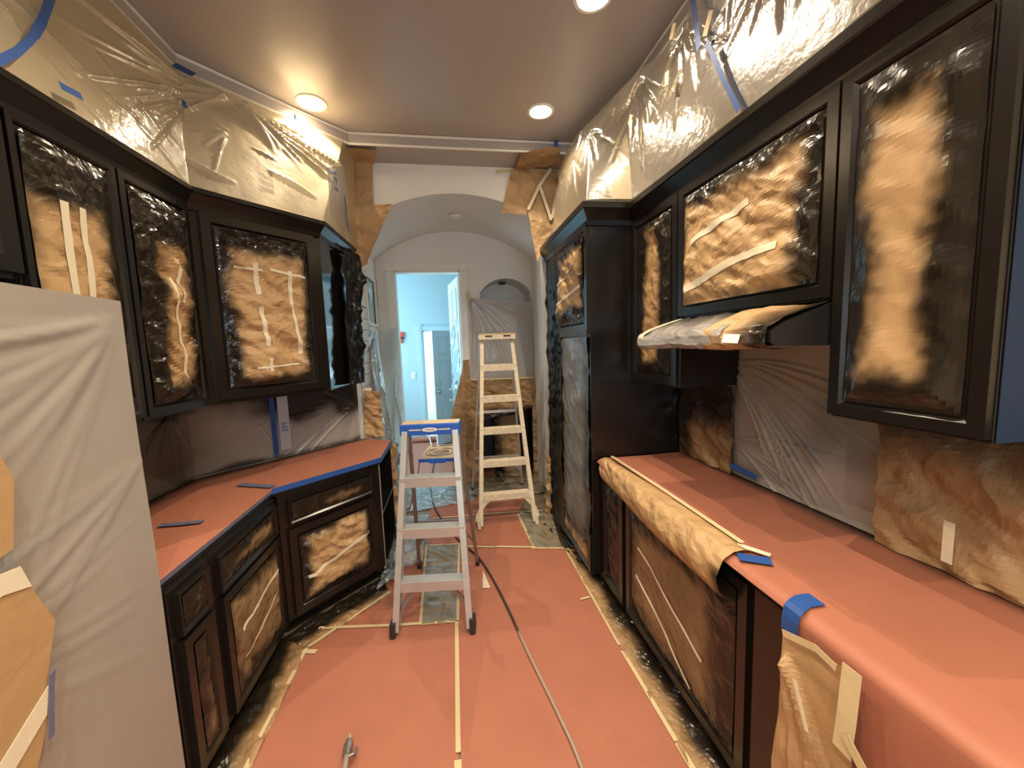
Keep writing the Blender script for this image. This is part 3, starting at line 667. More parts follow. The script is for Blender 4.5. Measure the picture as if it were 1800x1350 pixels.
fridge_sheet('tape_strip', M_tapew, [(.80, .70), (1.03, .86), (1.043, .925), (.80, .76)], .009, fr)
fridge_sheet('blue_tape_strip', M_bluefaded, [(1.022, .80), (1.036, .80), (1.050, .90), (1.062, .955), (1.046, .95)], .012, fr)

# ---------------- right uppers (facing -X): local x -> -Y
XRU = 1.24
def upper_right(y0, y1, label, z0=UZ0, z1=UZ1, **kw):
    c = thing('wall_cabinet', label, 'cabinet', (XRU, y1, 0), -R90, 'black wall cabinets on the right')
    carcass(c, y1-y0, XR-XRU-.005, z0, z1)
    masked_door(c, .003, y1-y0-.003, z0+.01, z1-.012, **kw)
    return c
ca = upper_right(.69, 1.075, 'tall black wall cabinet at the right edge, paper sprayed black at both sides', st=.045, marg=(.035, .06, .09, .085), seed=51, amp=.010, k=5, soft=.05, bulge=.006, m=M_krafts)
MB().box(.3865, .388, .006, XR-XRU-.01, UZ0+.001, UZ1-.01).build('side_sheen', M_bluesheen, ca)  # thin skin carrying the painted blue reflection on the black end panel
cb = upper_right(1.078, 1.93, 'wide black wall cabinet filled with crumpled tan paper above the range hood', z0=1.83, st=.05, marg=(.0, .05, -.04, .055), seed=57, amp=.020, k=6.5, soft=.06, res=.010,
            tapes=((.12, .55, .60, .68, .03), (.08, .14, .52, .28, .035), (.52, .28, .80, .30, .03)))
upper_right(1.933, 2.46, 'narrow-panelled black wall cabinet between the range hood and tall unit', st=.06, marg=(.13, .11, .07, .05), seed=61, amp=.012, soft=.05)
crown('crown_molding', [(XRU, 2.405), (XRU, .5)], 'long black crown molding over the right wall cabinets', prof=[(0, 2.47), (.014, 2.47), (.02, 2.50), (.058, 2.555), (.066, 2.56), (.066, 2.592), (0, 2.592)])
# ---------------- tall unit
XT = .93
tu = thing('tall_cabinet', 'floor-to-crown black tall cabinet with smoky plastic covered appliance', 'cabinet', (XT, 3.57, 0), -R90)
TW = 3.57-2.465
MB().box(0, TW, 0, XR-XT-.005, .08, 2.52).box(0, TW, .06, XR-XT-.005, 0, .08).build('body', M_black, tu, bevel=.002)
masked_door(tu, .44, TW-.004, 1.80, 2.50, st=.055, marg=(.04, .03, .10, .08), seed=67, amp=.03, k=5, soft=.05, tapes=((.1, .55, .9, .70, .02), (.1, .28, .95, .42, .02)))
MB().box(.45, TW-.01, -.024, .0, 1.765, 1.80).build('ledge', M_brown, tu)
def dsp_t(S, T): return .02*np.sin(np.clip(S/.62, 0, 1)*math.pi)+crumple(S, T, 71, 6, .012)+.006*vnoise(S*14, T*2, 3)
sheet('appliance_film', M_filmg, [(.46, -.012, .36), (TW-.03, -.012, .25)], [(.46, -.012, 1.75), (TW-.03, -.012, 1.76)], res=.014, disp=dsp_t, parent=tu,
      spray=lambda S, T, u, v: .9*(1-sstep(.02, .16, np.minimum(u*.65, (1-u)*.65)+.03*vnoise(S*9, T*4, 2)))+.8*(1-sstep(.0, .16, T)))
masked_door(tu, .44, TW-.004, .09, .36, st=.04, marg=(.05, .03, .02, .05), seed=73, amp=.012, name='drawer_front')
rn = random.Random(31); kr2 = [(rn.uniform(0, .42), 0, rn.uniform(0, .42), 2.4, .012, .02) for i in range(12)]
sheet('sprayed_film', M_filmk, [(.005, -.008, .05), (.43, -.008, .05)], [(.005, -.008, 2.50), (.43, -.008, 2.50)], res=.015, disp=lambda S, T: ridges(S, T, kr2)+.006*vnoise(S*10, T*4, 6), parent=tu)
crown('crown_molding', [(XT, 3.59), (XT, 2.465), (XRU+.02, 2.465)], 'black crown molding capping the tall cabinet', prof=[(0, 2.47), (.014, 2.47), (.02, 2.50), (.055, 2.56), (.062, 2.565), (.062, 2.60), (0, 2.60)])

# ---------------- range hood
hd = thing('range_hood', 'slim range hood wrapped in film and tan paper under the wide right cabinet', 'hood', (0, 0, 0))
HY0, HY1 = 1.08, 1.925
hp = [(1.61, 1.672), (1.02, 1.688), (1.005, 1.700), (1.005, 1.735), (1.06, 1.765), (1.24, 1.825), (1.61, 1.825)]
n = len(hp)
MB().add([(x, HY0, z) for x, z in hp]+[(x, HY1, z) for x, z in hp], [tuple(range(n)), tuple(range(2*n-1, n-1, -1))]+[(i, n+i, n+(i+1) % n, (i+1) % n) for i in range(n)]).build('shell', M_blacksatin, hd)
def hood_sheet(name, m, y0, y1, off, seed, amp, spray=None, drop=0):
    pr = [(1.245, 1.822), (1.15, 1.797), (1.06, 1.768), (1.008, 1.742), (.998, 1.72), (.998, 1.700), (1.015, 1.682), (1.10, 1.678)]
    nu = int((y1-y0)/.012)+1; Y = np.linspace(y0, y1, nu); pr = np.array(pr); tt = np.linspace(0, len(pr)-1, 40)
    X = np.interp(tt, range(len(pr)), pr[:, 0]); Z = np.interp(tt, range(len(pr)), pr[:, 1])
    P = np.zeros((40, nu, 3)); YY, TT = np.meshgrid(Y, tt*.045); h = off+crumple(YY, TT, seed, 8, amp)+amp*.4
    P[..., 0] = X[:, None]-h*.5; P[..., 1] = YY; P[..., 2] = Z[:, None]+h*np.where(tt < 4.5, .86, -.5)[:, None]
    sp = spray(YY, TT) if spray else None
    return link(name, grid_mesh(name, P, sp, False), m, hd)
hood_sheet('film_wrap', M_filmm, 1.30, 1.925, .003, 81, .010, spray=lambda y, t: .75*(1-sstep(.02, .12, t+.05*vnoise(y*12, t*12, 2)))+.15)
hood_sheet('kraft_wrap', M_kraft, 1.085, 1.40, .005, 83, .012, spray=lambda y, t: .98*(1-sstep(1.10, 1.27, y+.05*vnoise(y*10, t*10, 5))))
hood_sheet('white_tape', M_tapew, 1.88, 1.935, .007, 85, .002)
strip('tape_tab', mat('bright_tape', (.82, .82, .84), .4), [(.988, 1.19, 1.712), (.988, 1.27, 1.716)], .032, (-1, 0, .3), hd, lift=.004)

# ---------------- right backsplash
rn = random.Random(41)
rw = []
rw += radial(-.06, .66, -62, -3, 17, .45, 1.0, .008, .016, rn, .08)+radial(-.03, .20, -38, 8, 6, .3, .8, .008, .013, rn, .05)
# sheet runs from far (Y 1.95) to near (Y 1.15)
sheet('masking_film', M_filmm, [(XR-.018, 1.955, .93), (XR-.018, 1.14, .93)], [(XR-.018, 1.955, 1.69), (XR-.018, 1.12, 1.69)], res=.006, disp=lambda S, T: ridges(S, T, rw)+.004*vnoise(S*5, T*5, 4),
      spray=lambda S, T, u, v: .55*sstep(.3, 0, np.hypot(S-.62, T-.40)*1.0+.15*vnoise(S*7, T*7, 2)-.05)+.6*(1-sstep(.0, .07, S+.03*vnoise(S*8, T*8, 3)))*sstep(.3, .5, T), label='wrinkled grey film on the right backsplash below the range hood', cat='plastic film')
patch('masking_paper', M_kraftd, [(XR-.05, 1.17, .928), (XR-.05, .2, .928), (XR-.05, .2, 1.445), (XR-.05, 1.17, 1.445)], res=.013, disp=lambda S, T: crumple(S, T, 91, 5, .026), smooth=False,
      spray=lambda S, T, u, v: .92*sstep(.20, .46, T+.10*vnoise(S*5, T*6, 3)+.10*vnoise(S*2, T*3, 6)), label='tan paper with overspray and painted-in shade at the top, on the right backsplash near the camera', cat='masking paper')  # dark upper band: overspray plus shade under the cabinet put into the colour
strip('masking_tape', M_tapew, [(XR-.10, .925, .985), (XR-.10, .925, 1.12)], .028, (-1, 0, 0), label='pale vertical tape on the right backsplash paper', cat='tape')
patch('masking_paper', M_kraftd, [(XR-.05, 2.45, .928), (XR-.05, 1.94, .928), (XR-.05, 1.94, 1.44), (XR-.05, 2.45, 1.44)], res=.015, disp=lambda S, T: crumple(S, T, 93, 6, .022), smooth=False,
      spray=lambda S, T, u, v: np.clip(.2+.75*sstep(.16, .36, T+.08*vnoise(S*6, T*6, 3))+.6*(1-sstep(.1, .2, S)), 0, .95), label='dark-sprayed paper in the right backsplash corner by the tall cabinet', cat='masking paper')
strip('blue_tape', M_blue, [(XR-.04, 1.95, .985), (XR-.03, 1.76, .97)], .03, (-1, 0, 0), lift=.01, label='small blue tape at the foot of the right backsplash film', cat='tape')

# ---------------- right base
XRB = 1.005
def base_right(y0, y1, label):
    c = thing('base_cabinet', label, 'cabinet', (XRB, y1, 0), -R90, 'black base cabinets on the right')
    carcass(c, y1-y0, XR-XRB-.005, .05, BZ, 1); return c
c1 = base_right(2.10, 2.46, 'narrow black base cabinet against the tall unit')
masked_door(c1, .02, .345, .07, .85, st=.06, marg=(.3, .3, .3, .3), seed=101, amp=.006)
c2 = base_right(1.10, 2.095, 'wide black base cabinet with tan sprayed paper below the rolled paper edge')
masked_door(c2, .03, .975, .075, .86, st=.055, marg=(.05, .14, .08, .10), seed=103, amp=.012, k=3, soft=.13, base=.60, m=M_kraftd, tapes=((.12, .66, .80, .36, .016), (.12, .42, .72, .08, .016)))
c3 = base_right(-.3, 1.097, 'dark brown base cabinet with tan paper hung over it, right foreground')
MB().box(.01, .15, -.022, 0, .05, .87).build('stile', M_brown, c3, bevel=.002)
MB().box(.16, 1.39, -.016, 0, .05, .87).build('door', M_blacksatin, c3, bevel=.002)
MB().box(XRB-.035, XR-.004, -.35, 2.46, BZ+.002, .915).build('countertop', M_blacksatin, label='right counter slab under red paper', cat='countertop', bevel=.006)
# red paper over the right counter, folding down in the foreground
def rcp():
    ys = np.linspace(2.44, -.3, 150); prof = []
    # from wall to front edge to down the front
    xs = np.concatenate([np.linspace(XR-.01, .985, 34), [.972, .963, .958, .956, .955, .955, .956, .958, .960, .963, .966, .968]])
    zs = np.concatenate([np.full(34, .921), [.919, .913, .905, .89, .86, .82, .77, .70, .60, .48, .34, .20]])
    P = np.zeros((len(xs), len(ys), 3)); YY, I = np.meshgrid(ys, np.arange(len(xs)))
    XX = np.repeat(xs[:, None], len(ys), 1); ZZ = np.repeat(zs[:, None], len(ys), 1)
    low = np.where(YY > .93, .905, -1)                  # beyond the fold the paper ends at the edge
    front = I > 35
    ZZ = np.where(front & (YY > .93), np.maximum(ZZ, .903), ZZ)
    top = I < 34
    h = .003*facet(XX*5, YY*4, 7)+.002*facet(XX*12+YY*3, YY*9, 8)+.0022*vnoise(XX*7, YY*7, 4)
    ZZ = ZZ+np.where(top, h+.003, 0); XX = XX-np.where(front & (YY < .93), .006*facet(YY*3, ZZ*3, 12)+.004, 0)
    P[..., 0] = XX; P[..., 1] = YY; P[..., 2] = ZZ
    sp = np.where(top, .93*(1-sstep(.02, .10+.05*vnoise(YY*6, XX*6, 2), XR-XX))+.15*sstep(1.9, 2.4, YY), 0)
    return grid_mesh('counter_paper', P[:, ::-1], sp)
link('counter_paper', rcp(), M_red, label='red paper sheet over the right counter, folded down in the foreground', cat='masking paper')
# rolled kraft edge cover, open at the near end
def roll():
    ys = np.linspace(2.40, 1.19, 100); a = np.linspace(0, 1, 26)
    k = np.array([[1.055, .926], [1.02, .932], [.975, .930], [.945, .912], [.925, .88], [.918, .84], [.925, .80], [.945, .765], [.97, .745]])
    X = np.interp(a, np.linspace(0, 1, 9), k[:, 0]); Z = np.interp(a, np.linspace(0, 1, 9), k[:, 1])
    YY, A = np.meshgrid(ys, a); g = sstep(2.45, 1.6, YY)*.25+.80
    P = np.zeros(YY.shape+(3,)); h = crumple(YY, A*.35, 111, 7, .014)
    P[..., 0] = .985+(np.repeat(X[:, None], len(ys), 1)-.985)*(.5+.55*sstep(2.42, 1.5, YY))-h*.8*np.sin(A*3.1)
    P[..., 1] = YY; P[..., 2] = .944+(np.repeat(Z[:, None], len(ys), 1)-.932)*g+h*.3*sstep(.1, .4, A)
    sp = .9*sstep(.85, 1.05, A+.1*vnoise(YY*9, A*3, 1))+.95*(1-sstep(1.20, 1.25, YY+.03*vnoise(A*9, YY*5, 2)))*sstep(.45, .6, A)
    return grid_mesh('edge_paper', P, sp, False)
link('edge_paper', roll(), M_kraft, label='crumpled tan paper rolled over the edge of the right counter', cat='masking paper')
strip('masking_tape', M_tape, [(1.045, 2.40, .945), (1.055, 1.8, .945), (1.052, 1.23, .945)], .022, (0, 0, 1), lift=.004, label='long masking tape holding the rolled paper on the right counter', cat='tape')
strip('masking_tape', M_tapew, [(1.035, 1.235, .936), (1.10, 1.15, .932)], .026, (0, 0, 1), lift=.005, label='short pale tape at the near end of the rolled paper', cat='tape')
strip('blue_tape', M_blue, [(.985, 1.17, .932), (1.075, 1.12, .930)], .05, (0, 0, 1), lift=.004, label='blue tape square beside the end of the rolled paper, right counter', cat='tape')
def fold_tape():
    pts = [(1.05, .929), (1.0, .930), (.965, .928), (.952, .915), (.947, .89), (.945, .845)]
    mb = MB()
    for y in (.885, .94):
        for i, (x, z) in enumerate(pts): mb.v.append((x-.002, y+(.012 if i < 2 else 0), z+.003))
    n = len(pts)
    for i in range(n-1): mb.f.append((i, i+1, n+i+1, n+i))
    return mb.build('blue_tape', M_blue, label='blue tape folded over the right counter edge above the hung paper', cat='tape')
fold_tape()
# hung kraft drape
rn = random.Random(55)
dr = radial(.02, .80, 262, 300, 9, .3, .8, .022, .011, rn, .02)
hk = sheet('masking_paper', M_krafts, [(.920, .93, .02), (.918, .62, .02)], [(.928, .915, .855), (.926, .735, .895)], res=.013, disp=lambda S, T: ridges(S, T, dr)+crumple(S, T, 121, 5, .004), smooth=False, label='tan paper drape hanging from the right counter in the foreground', cat='masking paper')
strip('masking_tape', M_tape, [(.918, .71, .92), (.908, .708, .80), (.904, .712, .70)], .045, (-1, 0, 0), lift=.006, label='wide masking tape on the near edge of the hung paper', cat='tape')
strip('masking_tape', M_tape, [(.915, .90, .865), (.915, .80, .90), (.915, .745, .892)], .02, (-1, 0, 0), lift=.006, label='masking tape along the top of the hung paper', cat='tape')
strip('masking_tape', M_tape, [(.902, .705, .755), (.900, .60, .66)], .028, (-1, 0, 0), lift=.007, label='slanting masking tape below the hung paper corner', cat='tape')
strip('masking_tape', M_tapew, [(.902, .845, .77), (.900, .80, .66)], .012, (-1, 0, 0), lift=.006, label='thin slanting tape in the middle of the hung paper', cat='tape')

# ---------------- film above the right uppers
rn = random.Random(61)
gl = []
for cx_, ct, n_ in ((2.02, .66, 10), (2.45, .60, 10), (1.62, .72, 10), (1.1, .55, 9), (2.75, .55, 8), (.7, .6, 8)):
    gl += radial(cx_, ct, 215, 330, n_, .12, .55, .012, .022, rn)
for i in range(24):
    s0 = rn.uniform(.2, 3.2); t0 = rn.uniform(.3, .72); l = rn.uniform(.06, .25); a = math.radians(rn.uniform(0, 360))
    gl.append((s0, t0, s0+l*math.cos(a), t0+l*math.sin(a), rn.uniform(.01, .02), rn.uniform(.01, .025)))
sheet('masking_film', M_film, [(1.19, .25, 2.602), (1.19, 1.9, 2.602), (1.18, 2.36, 2.602), (.90, 2.405, 2.602), (.885, 2.9, 2.602), (.885, 3.25, 2.602)],
      [(1.20, .25, 3.295), (1.20, 1.9, 3.295), (1.15, 2.40, 3.33), (1.08, 2.80, 3.33), (1.03, 3.05, 3.29), (1.01, 3.24, 3.26)], res=.012,
      disp=lambda S, T: ridges(S, T, gl)+.030*vnoise(S*3, T*2, 31)+.020*facet(S*7, T*6, 32)*sstep(.2, .6, T), edge=lambda s: 1-.16*np.abs(facet(s*2.3, s*0+.3, 5))*2*sstep(.8, 1.2, s),
      label='clear crinkled film draped from the ceiling over the right cabinets', cat='plastic film')
strip('blue_tape', M_blue, [(1.17, 1.753, 3.27), (1.165, 1.713, 3.103), (1.16, 1.687, 3.0)], .032, (-1, 0, 0), lift=.0, label='upper length of blue tape running down the right draped film', cat='tape')
strip('blue_tape', M_blue, [(1.162, 1.636, 2.99), (1.162, 1.526, 2.769), (1.165, 1.44, 2.605)], .024, (-1, 0, 0), lift=.0, label='lower length of blue tape reaching the right crown molding', cat='tape')
for i, (p, q, l) in enumerate((((1.15, 1.93, 3.0), (1.15, 1.925, 3.06), 'beside the blue tape'), ((1.06, 2.16, 2.93), (1.06, 2.13, 2.965), 'midway along the film'), ((1.13, 1.86, 3.16), (1.13, 1.83, 3.21), 'at the highest film peak'), ((1.08, 2.42, 3.12), (1.08, 2.40, 3.16), 'at the second film peak'), ((.93, 2.62, 2.84), (.93, 2.60, 2.875), 'above the tall cabinet'), ((1.14, 1.22, 2.95), (1.14, 1.17, 3.05), 'near the top right of the film'), ((1.14, 1.62, 3.0), (1.14, 1.58, 3.07), 'over the blue tape joint'))):
    strip('masking_tape', M_tape, [p, q], .026, (-1, -.2, 0), label='small masking tape tab '+l+' on the right film', cat='tape')

# ================================================================== ARCH MASKING
cr = lambda seed, k=6, a=.02: (lambda S, T: crumple(S, T, seed, k, a))
patch('masking_paper', M_kraft, [(-.82, 3.30+.02, ZS-.012), (-.49, 3.33, ZS-.02), (-.555, 3.585, ZS-.012), (-.81, 3.585, ZS-.012)], res=.02, disp=lambda S, T: -crumple(S, T, 131, 5, .012), smooth=False, label='brown paper folded onto the ceiling at the left arch corner', cat='masking paper')
patch('masking_paper', M_kraft, [(-.80, 3.58, 2.87), (-.585, 3.58, 2.94), (-.568, 3.585, 3.30), (-.80, 3.585, 3.30)], res=.015, disp=lambda S, T: crumple(S, T, 133, 4, .02), smooth=False, label='brown paper on the wall left of the arch top', cat='masking paper')
sheet('masking_paper', M_kraft, [(-.80, 3.565, 2.50), (-.74, 3.565, 2.43), (-.68, 3.60, 2.48)], [(-.80, 3.565, 2.93), (-.62, 3.54, 2.93), (-.43, 3.575, 2.96)], res=.014, disp=lambda S, T: crumple(S, T, 135, 5, .03)+.03*np.sin(np.clip(S/.3, 0, 1)*3.1), smooth=False, label='brown paper flap curling at the left shoulder of the arch', cat='masking paper')
patch('masking_paper', M_kraftd, [(.66, 3.28, ZS-.02), (.95, 3.16, ZS-.02), (1.06, 3.45, ZS-.02), (.66, 3.575, ZS-.02)], res=.02, disp=lambda S, T: -crumple(S, T, 137, 5, .016), smooth=False, label='brown paper on the ceiling at the right arch corner', cat='masking paper')
patch('masking_paper', M_kraft, [(.525, 3.58, 2.915), (1.10, 3.58, 2.87), (1.06, 3.575, 3.30), (.635, 3.575, 3.30)], res=.014, disp=lambda S, T: crumple(S, T, 139, 4, .026), smooth=False, label='large brown paper sheet right of the arch top with taped seams', cat='masking paper')
patch('masking_paper', M_kraft, [(.84, 3.555, 2.48), (.90, 3.555, 2.55), (1.06, 3.56, 2.92), (.76, 3.55, 2.93)], res=.014, disp=lambda S, T: crumple(S, T, 141, 5, .03), smooth=False, label='brown paper point hanging over the right shoulder of the arch', cat='masking paper')
for p, q, l in (((.985, 3.545, 3.29), (.875, 3.545, 3.14), 'upper slanting'), ((.875, 3.545, 3.14), (.765, 3.545, 2.93), 'lower left slanting'), ((.88, 3.543, 3.13), (.975, 3.54, 2.84), 'middle slanting'), ((.985, 3.54, 2.86), (1.045, 3.545, 3.13), 'right slanting')):
    strip('masking_tape', M_tapew, [p, q], .026, (0, -1, 0), lift=.006, label=l+' tape seam on the large brown paper right of the arch', cat='tape')
strip('blue_tape', M_blue, [(.955, 3.26, ZS+.02), (.955, 3.26, ZS+.075)], .03, (0, -1, 0), lift=.012, label='tiny blue tape on the ceiling trim by the right arch paper', cat='tape')
strip('masking_tape', M_tape, [(.50, 3.59, 3.27), (.64, 3.59, 3.285)], .025, (0, -1, 0), lift=.004, label='masking tape tail left of the large arch paper', cat='tape')
# jamb papers
patch('masking_paper', M_kraft, [(-.79, 3.56, .93), (-.635, 3.60, .93), (-.640, 3.60, 1.33), (-.77, 3.565, 1.38)], res=.014, disp=lambda S, T: crumple(S, T, 143, 7, .05), smooth=False, label='crumpled brown paper on the left jamb behind the counter end', cat='masking paper')
strip('masking_tape', M_tapew, [(-.765, 3.545, 1.375), (-.70, 3.56, 1.37)], .025, (0, -1, 0), lift=.01, label='pale tape atop the brown paper on the left jamb', cat='tape')
rn = random.Random(71)
hf = [(rn.uniform(0, .9), rn.uniform(-.2, .5), rn.uniform(0, .9), rn.uniform(1.0, 2.1), rn.uniform(.015, .03), rn.uniform(.02, .04)) for i in range(11)]
hf += radial(.05, 1.75, 290, 350, 7, .2, .5, .018, .025, rn)
sheet('masking_film', M_filmb, [(-.60, 3.62, .01), (-.60, 4.1, .01), (-.545, 4.52, .01)], [(-.77, 4.0, 1.70), (-.78, 4.45, 1.92), (-.585, 4.68, 1.97)], res=.014, disp=lambda S, T: ridges(S, T, hf)+.03*vnoise(S*4, T*3, 7), label='bluish clear film hanging left of the bright doorway', cat='plastic film')
sheet('masking_film', M_filmb, [(-.79, 3.95, 1.70), (-.79, 4.35, 1.75)], [(-.785, 4.22, 2.40), (-.785, 4.30, 2.40)], res=.015, disp=lambda S, T: crumple(S, T, 9, 6, .03), label='thin film tail on the passage wall beside the glass pane', cat='plastic film')
patch('masking_paper', M_kraft, [(-.575, 3.56, .02), (-.53, 3.64, .02), (-.56, 3.64, .86), (-.60, 3.57, .90)], res=.014, disp=lambda S, T: crumple(S, T, 145, 6, .04), smooth=False, label='brown paper strip down the left jamb beside the shelf unit', cat='masking paper')
# right jamb wrap
patch('masking_film', M_filmm, [(.875, 3.55, .0+.01), (.985, 3.59, .01), (.985, 3.59, 2.50), (.865, 3.56, 2.50)], res=.014, disp=lambda S, T: .01*vnoise(S*20, T*3, 7), label='pale film wrapped down the right arch jamb', cat='plastic film')
patch('masking_paper', M_kraft, [(.845, 3.52, .02), (.93, 3.54, .02), (.93, 3.57, .72), (.875, 3.54, .70)], res=.013, disp=lambda S, T: crumple(S, T, 147, 8, .04), smooth=False, label='crumpled brown paper at the foot of the right arch jamb', cat='masking paper')
# door jamb kraft and niche masking
patch('masking_paper', M_kraft, [(-.045, 4.64, .0+.01), (.13, 4.66, .01), (.165, 4.66, 1.53), (-.03, 4.64, .86)], res=.016, disp=lambda S, T: crumple(S, T, 149, 4, .016), smooth=False, label='pale brown paper panel in front of the open door', cat='masking paper')
patch('masking_paper', M_kraftd, [(.125, 4.65, .01), (.21, 4.69, .01), (.235, 4.69, 1.56), (.155, 4.65, 1.55)], res=.016, disp=lambda S, T: crumple(S, T, 151, 5, .03), smooth=False, label='brown paper strip along the right door casing', cat='masking paper')
rn = random.Random(81)
nf = radial(.03, .96, 268, 352, 20, .5, 1.15, .014, .014, rn)
patch('masking_film', M_filmm, [(.235, 4.71, 1.31), (1.03, 4.71, 1.31), (1.03, 4.715, 2.24), (.245, 4.715, 2.30)], res=.013, disp=lambda S, T: ridges(S, T, nf), label='film stretched in pleats across the arched niche', cat='plastic film')
strip('masking_tape', M_tape, [(.245, 4.70, 2.27), (.25, 4.70, 2.37)], .045, (0, -1, 0), label='masking tape tab at the top left corner of the niche film', cat='tape')
strip('masking_tape', M_tape, [(.24, 4.69, 1.315), (1.02, 4.69, 1.305)], .022, (0, -1, 0), lift=.004, label='masking tape along the top of the hearth paper', cat='tape')
hp_ = [((.20, 4.70, 1.02), (1.03, 4.70, 1.0), (1.03, 4.70, 1.30), (.23, 4.70, 1.31), 'upper tan paper band above the hearth opening'),
       ((.185, 4.67, .01), (.345, 4.69, .01), (.345, 4.69, 1.03), (.22, 4.69, 1.04), 'tan paper strip left of the hearth opening'),
       ((.985, 4.69, .01), (1.035, 4.67, .01), (1.035, 4.69, 1.02), (.99, 4.69, 1.02), 'tan paper strip right of the hearth opening')]
for i, (a, b, c_, d_, l) in enumerate(hp_):
    patch('masking_paper', M_kraftd, [a, b, c_, d_], res=.015, disp=cr(153+i, 6, .03), smooth=False, label=l, cat='masking paper')
patch('masking_paper', M_kraftd, [(.33, 4.70, .80), (1.0, 4.70, .92), (1.0, 4.70, 1.02), (.33, 4.70, 1.03)], res=.014, disp=cr(159, 6, .03), smooth=False, spray=lambda S, T, u, v: .95*(1-sstep(.2, .7, v+.3*vnoise(S*8, T*8, 2))), label='sagging sprayed paper edge at the top of the hearth opening', cat='masking paper')
patch('masking_paper', M_kraftd, [(.52, 4.85, .01), (.86, 4.85, .01), (.84, 4.90, .80), (.52, 4.90, .80)], res=.016, disp=cr(161, 4, .05), smooth=False, spray=lambda S, T, u, v: .9*(1-sstep(.02, .16, u*.34))+.5*(1-sstep(.1, .3, T)), label='brown paper leaning inside the hearth opening', cat='masking paper')
sheet('masking_film', M_filmb, [(DX1-.045, 4.98, .9), (.015, 5.45, .9)], [(DX1-.035, 4.98, 2.05), (.02, 5.45, 2.0)], res=.02, disp=lambda S, T: .012*vnoise(S*8, T*4, 7)+crumple(S, T, 9, 5, .02), label='bluish film hung on the open door', cat='plastic film')
# smoke detector
sd = thing('smoke_detector', 'round white smoke detector on the vaulted passage ceiling', 'detector', (.13, 4.18, 3.07))
MB().tube([(0, 0, 0), (0, 0, -.02), (0, 0, -.026)], [.072, .070, .06], 24).build('base', M_trim, sd); MB().tube([(0, 0, -.026), (0, 0, -.038)], [.045, .04], 20).build('cover', M_trim, sd)
# far room details
sw = thing('light_switch', 'white light switch on the blue wall beside the far door', 'switch', (-.68, YF-.001, 1.22)); MB().box(-.04, .04, -.008, 0, -.06, .06).build('plate', M_trim, sw, bevel=.002); MB().box(-.012, .012, -.016, -.008, -.02, .02).build('rocker', M_trim, sw)
rd = thing('red_holder', 'small red holder with black band on the blue wall', 'holder', (-.86, YF-.002, 1.90))
MB().prism([(-.05, -.03), (.05, -.03), (.05, 0), (-.05, 0)], .03, .12).build('body', M_redpl, rd, bevel=.006); MB().box(-.045, .045, -.034, 0, 0, .03).build('band', M_rubber, rd); MB().box(-.03, .02, -.03, 0, -.08, 0).build('tip', M_redpl, rd, bevel=.004)
MB().tube([(-.75, 7.1, .055), (-.10, 7.05, .055)], .05, 20).build('paper_roll', M_red, smooth=False, label='roll of red paper lying before the far door', cat='paper roll')
for p in bpy.data.objects['paper_roll'].data.polygons: p.use_smooth = len(p.vertices) == 4
MB().tube([(-.62, 7.28, .10), (-.50, 7.15, .118), (-.44, 7.0, .10), (-.40, 6.8, .012), (-.35, 6.4, .010), (-.33, 6.0, .010)], .010, 8).build('white_cord', M_cord, smooth=True, label='white cord draped over the red paper roll', cat='cord')

# ================================================================== FLOOR COVERINGS
fd = lambda x, y: .004+.0022*vnoise(x*4, y*3, 2)+.0035*facet(x*4, y*3, 3)
fl_lab = (('left red floor paper sheet from the foreground to the cross tape', [(-.925, -.6), (-.055, -.6), (-.045, 2.30), (-.88, 2.38), (-.915, 2.24)]),
          ('right red floor paper sheet running past the stepladders', [(-.05, -.6), (.875, -.6), (.875, 3.0), (.02, 3.20), (-.035, 2.29)]),
          ('red floor paper piece between the left shelf end and the film strip', [(-.87, 2.39), (-.27, 2.32), (-.28, 3.22), (-.48, 3.45), (-.50, 2.85)]),
          ('red floor paper in the passage below the cream stepladder', [(-.27, 3.26), (.04, 3.21), (.60, 3.05), (.62, 3.75), (.86, 4.35), (-.30, 4.30)]),
          ('red floor paper in the far blue room', [(-.9, 4.95), (.75, 4.95), (.75, 7.12), (-.9, 7.20)]))
for i, (l, pg) in enumerate(fl_lab):
    poly_grid('floor_paper', M_red, pg, .001+.0003*i, .05, disp=fd, label=l, cat='floor paper')
# kraft strips along the cabinets
def kstrip(c, seed, l, side):
    patch('floor_paper', M_kraftd, c, res=.016, disp=lambda S, T: np.abs(crumple(S, T, seed, 7, .022))+.001, smooth=False,
          spray=lambda S, T, u, v: .98*sstep(.12, .52, v+.25*vnoise(S*5, T*9, seed)+.1*vnoise(S*17, T*17, seed+1)), label=l, cat='floor paper')
kstrip([(-.90, -.5, .004), (-.90, 2.25, .004), (-1.10, 2.36, .006), (-1.10, -.5, .006)], 171, 'brown paper strip on the floor along the left base cabinets', -1)
kstrip([(-.90, 2.23, .004), (-.49, 2.66, .004), (-.60, 2.86, .006), (-1.08, 2.36, .006)], 173, 'brown paper strip on the floor before the angled base cabinet', -1)
kstrip([(.865, 2.95, .004), (.865, -.5, .004), (1.06, -.5, .006), (1.06, 2.95, .006)], 175, 'brown paper strip on the floor along the right base cabinets', 1)
kstrip([(.70, 3.55, .004), (.86, 2.9, .004), (.99, 2.5, .006), (.93, 3.5, .006)], 177, 'brown paper on the floor before the tall cabinet', 1)
def ffilm(c, seed, l, m=M_floorfilm, a=.02, k=8):
    patch('floor_film', m, c, res=.014, disp=lambda S, T: np.abs(crumple(S, T, seed, k, a))+.002, label=l, cat='plastic film')
ffilm([(-.255, 2.30, .006), (-.045, 2.275, .006), (-.01, 3.22, .006), (-.275, 3.26, .006)], 181, 'grey film strip taped to the floor beneath the blue-capped stepladder')
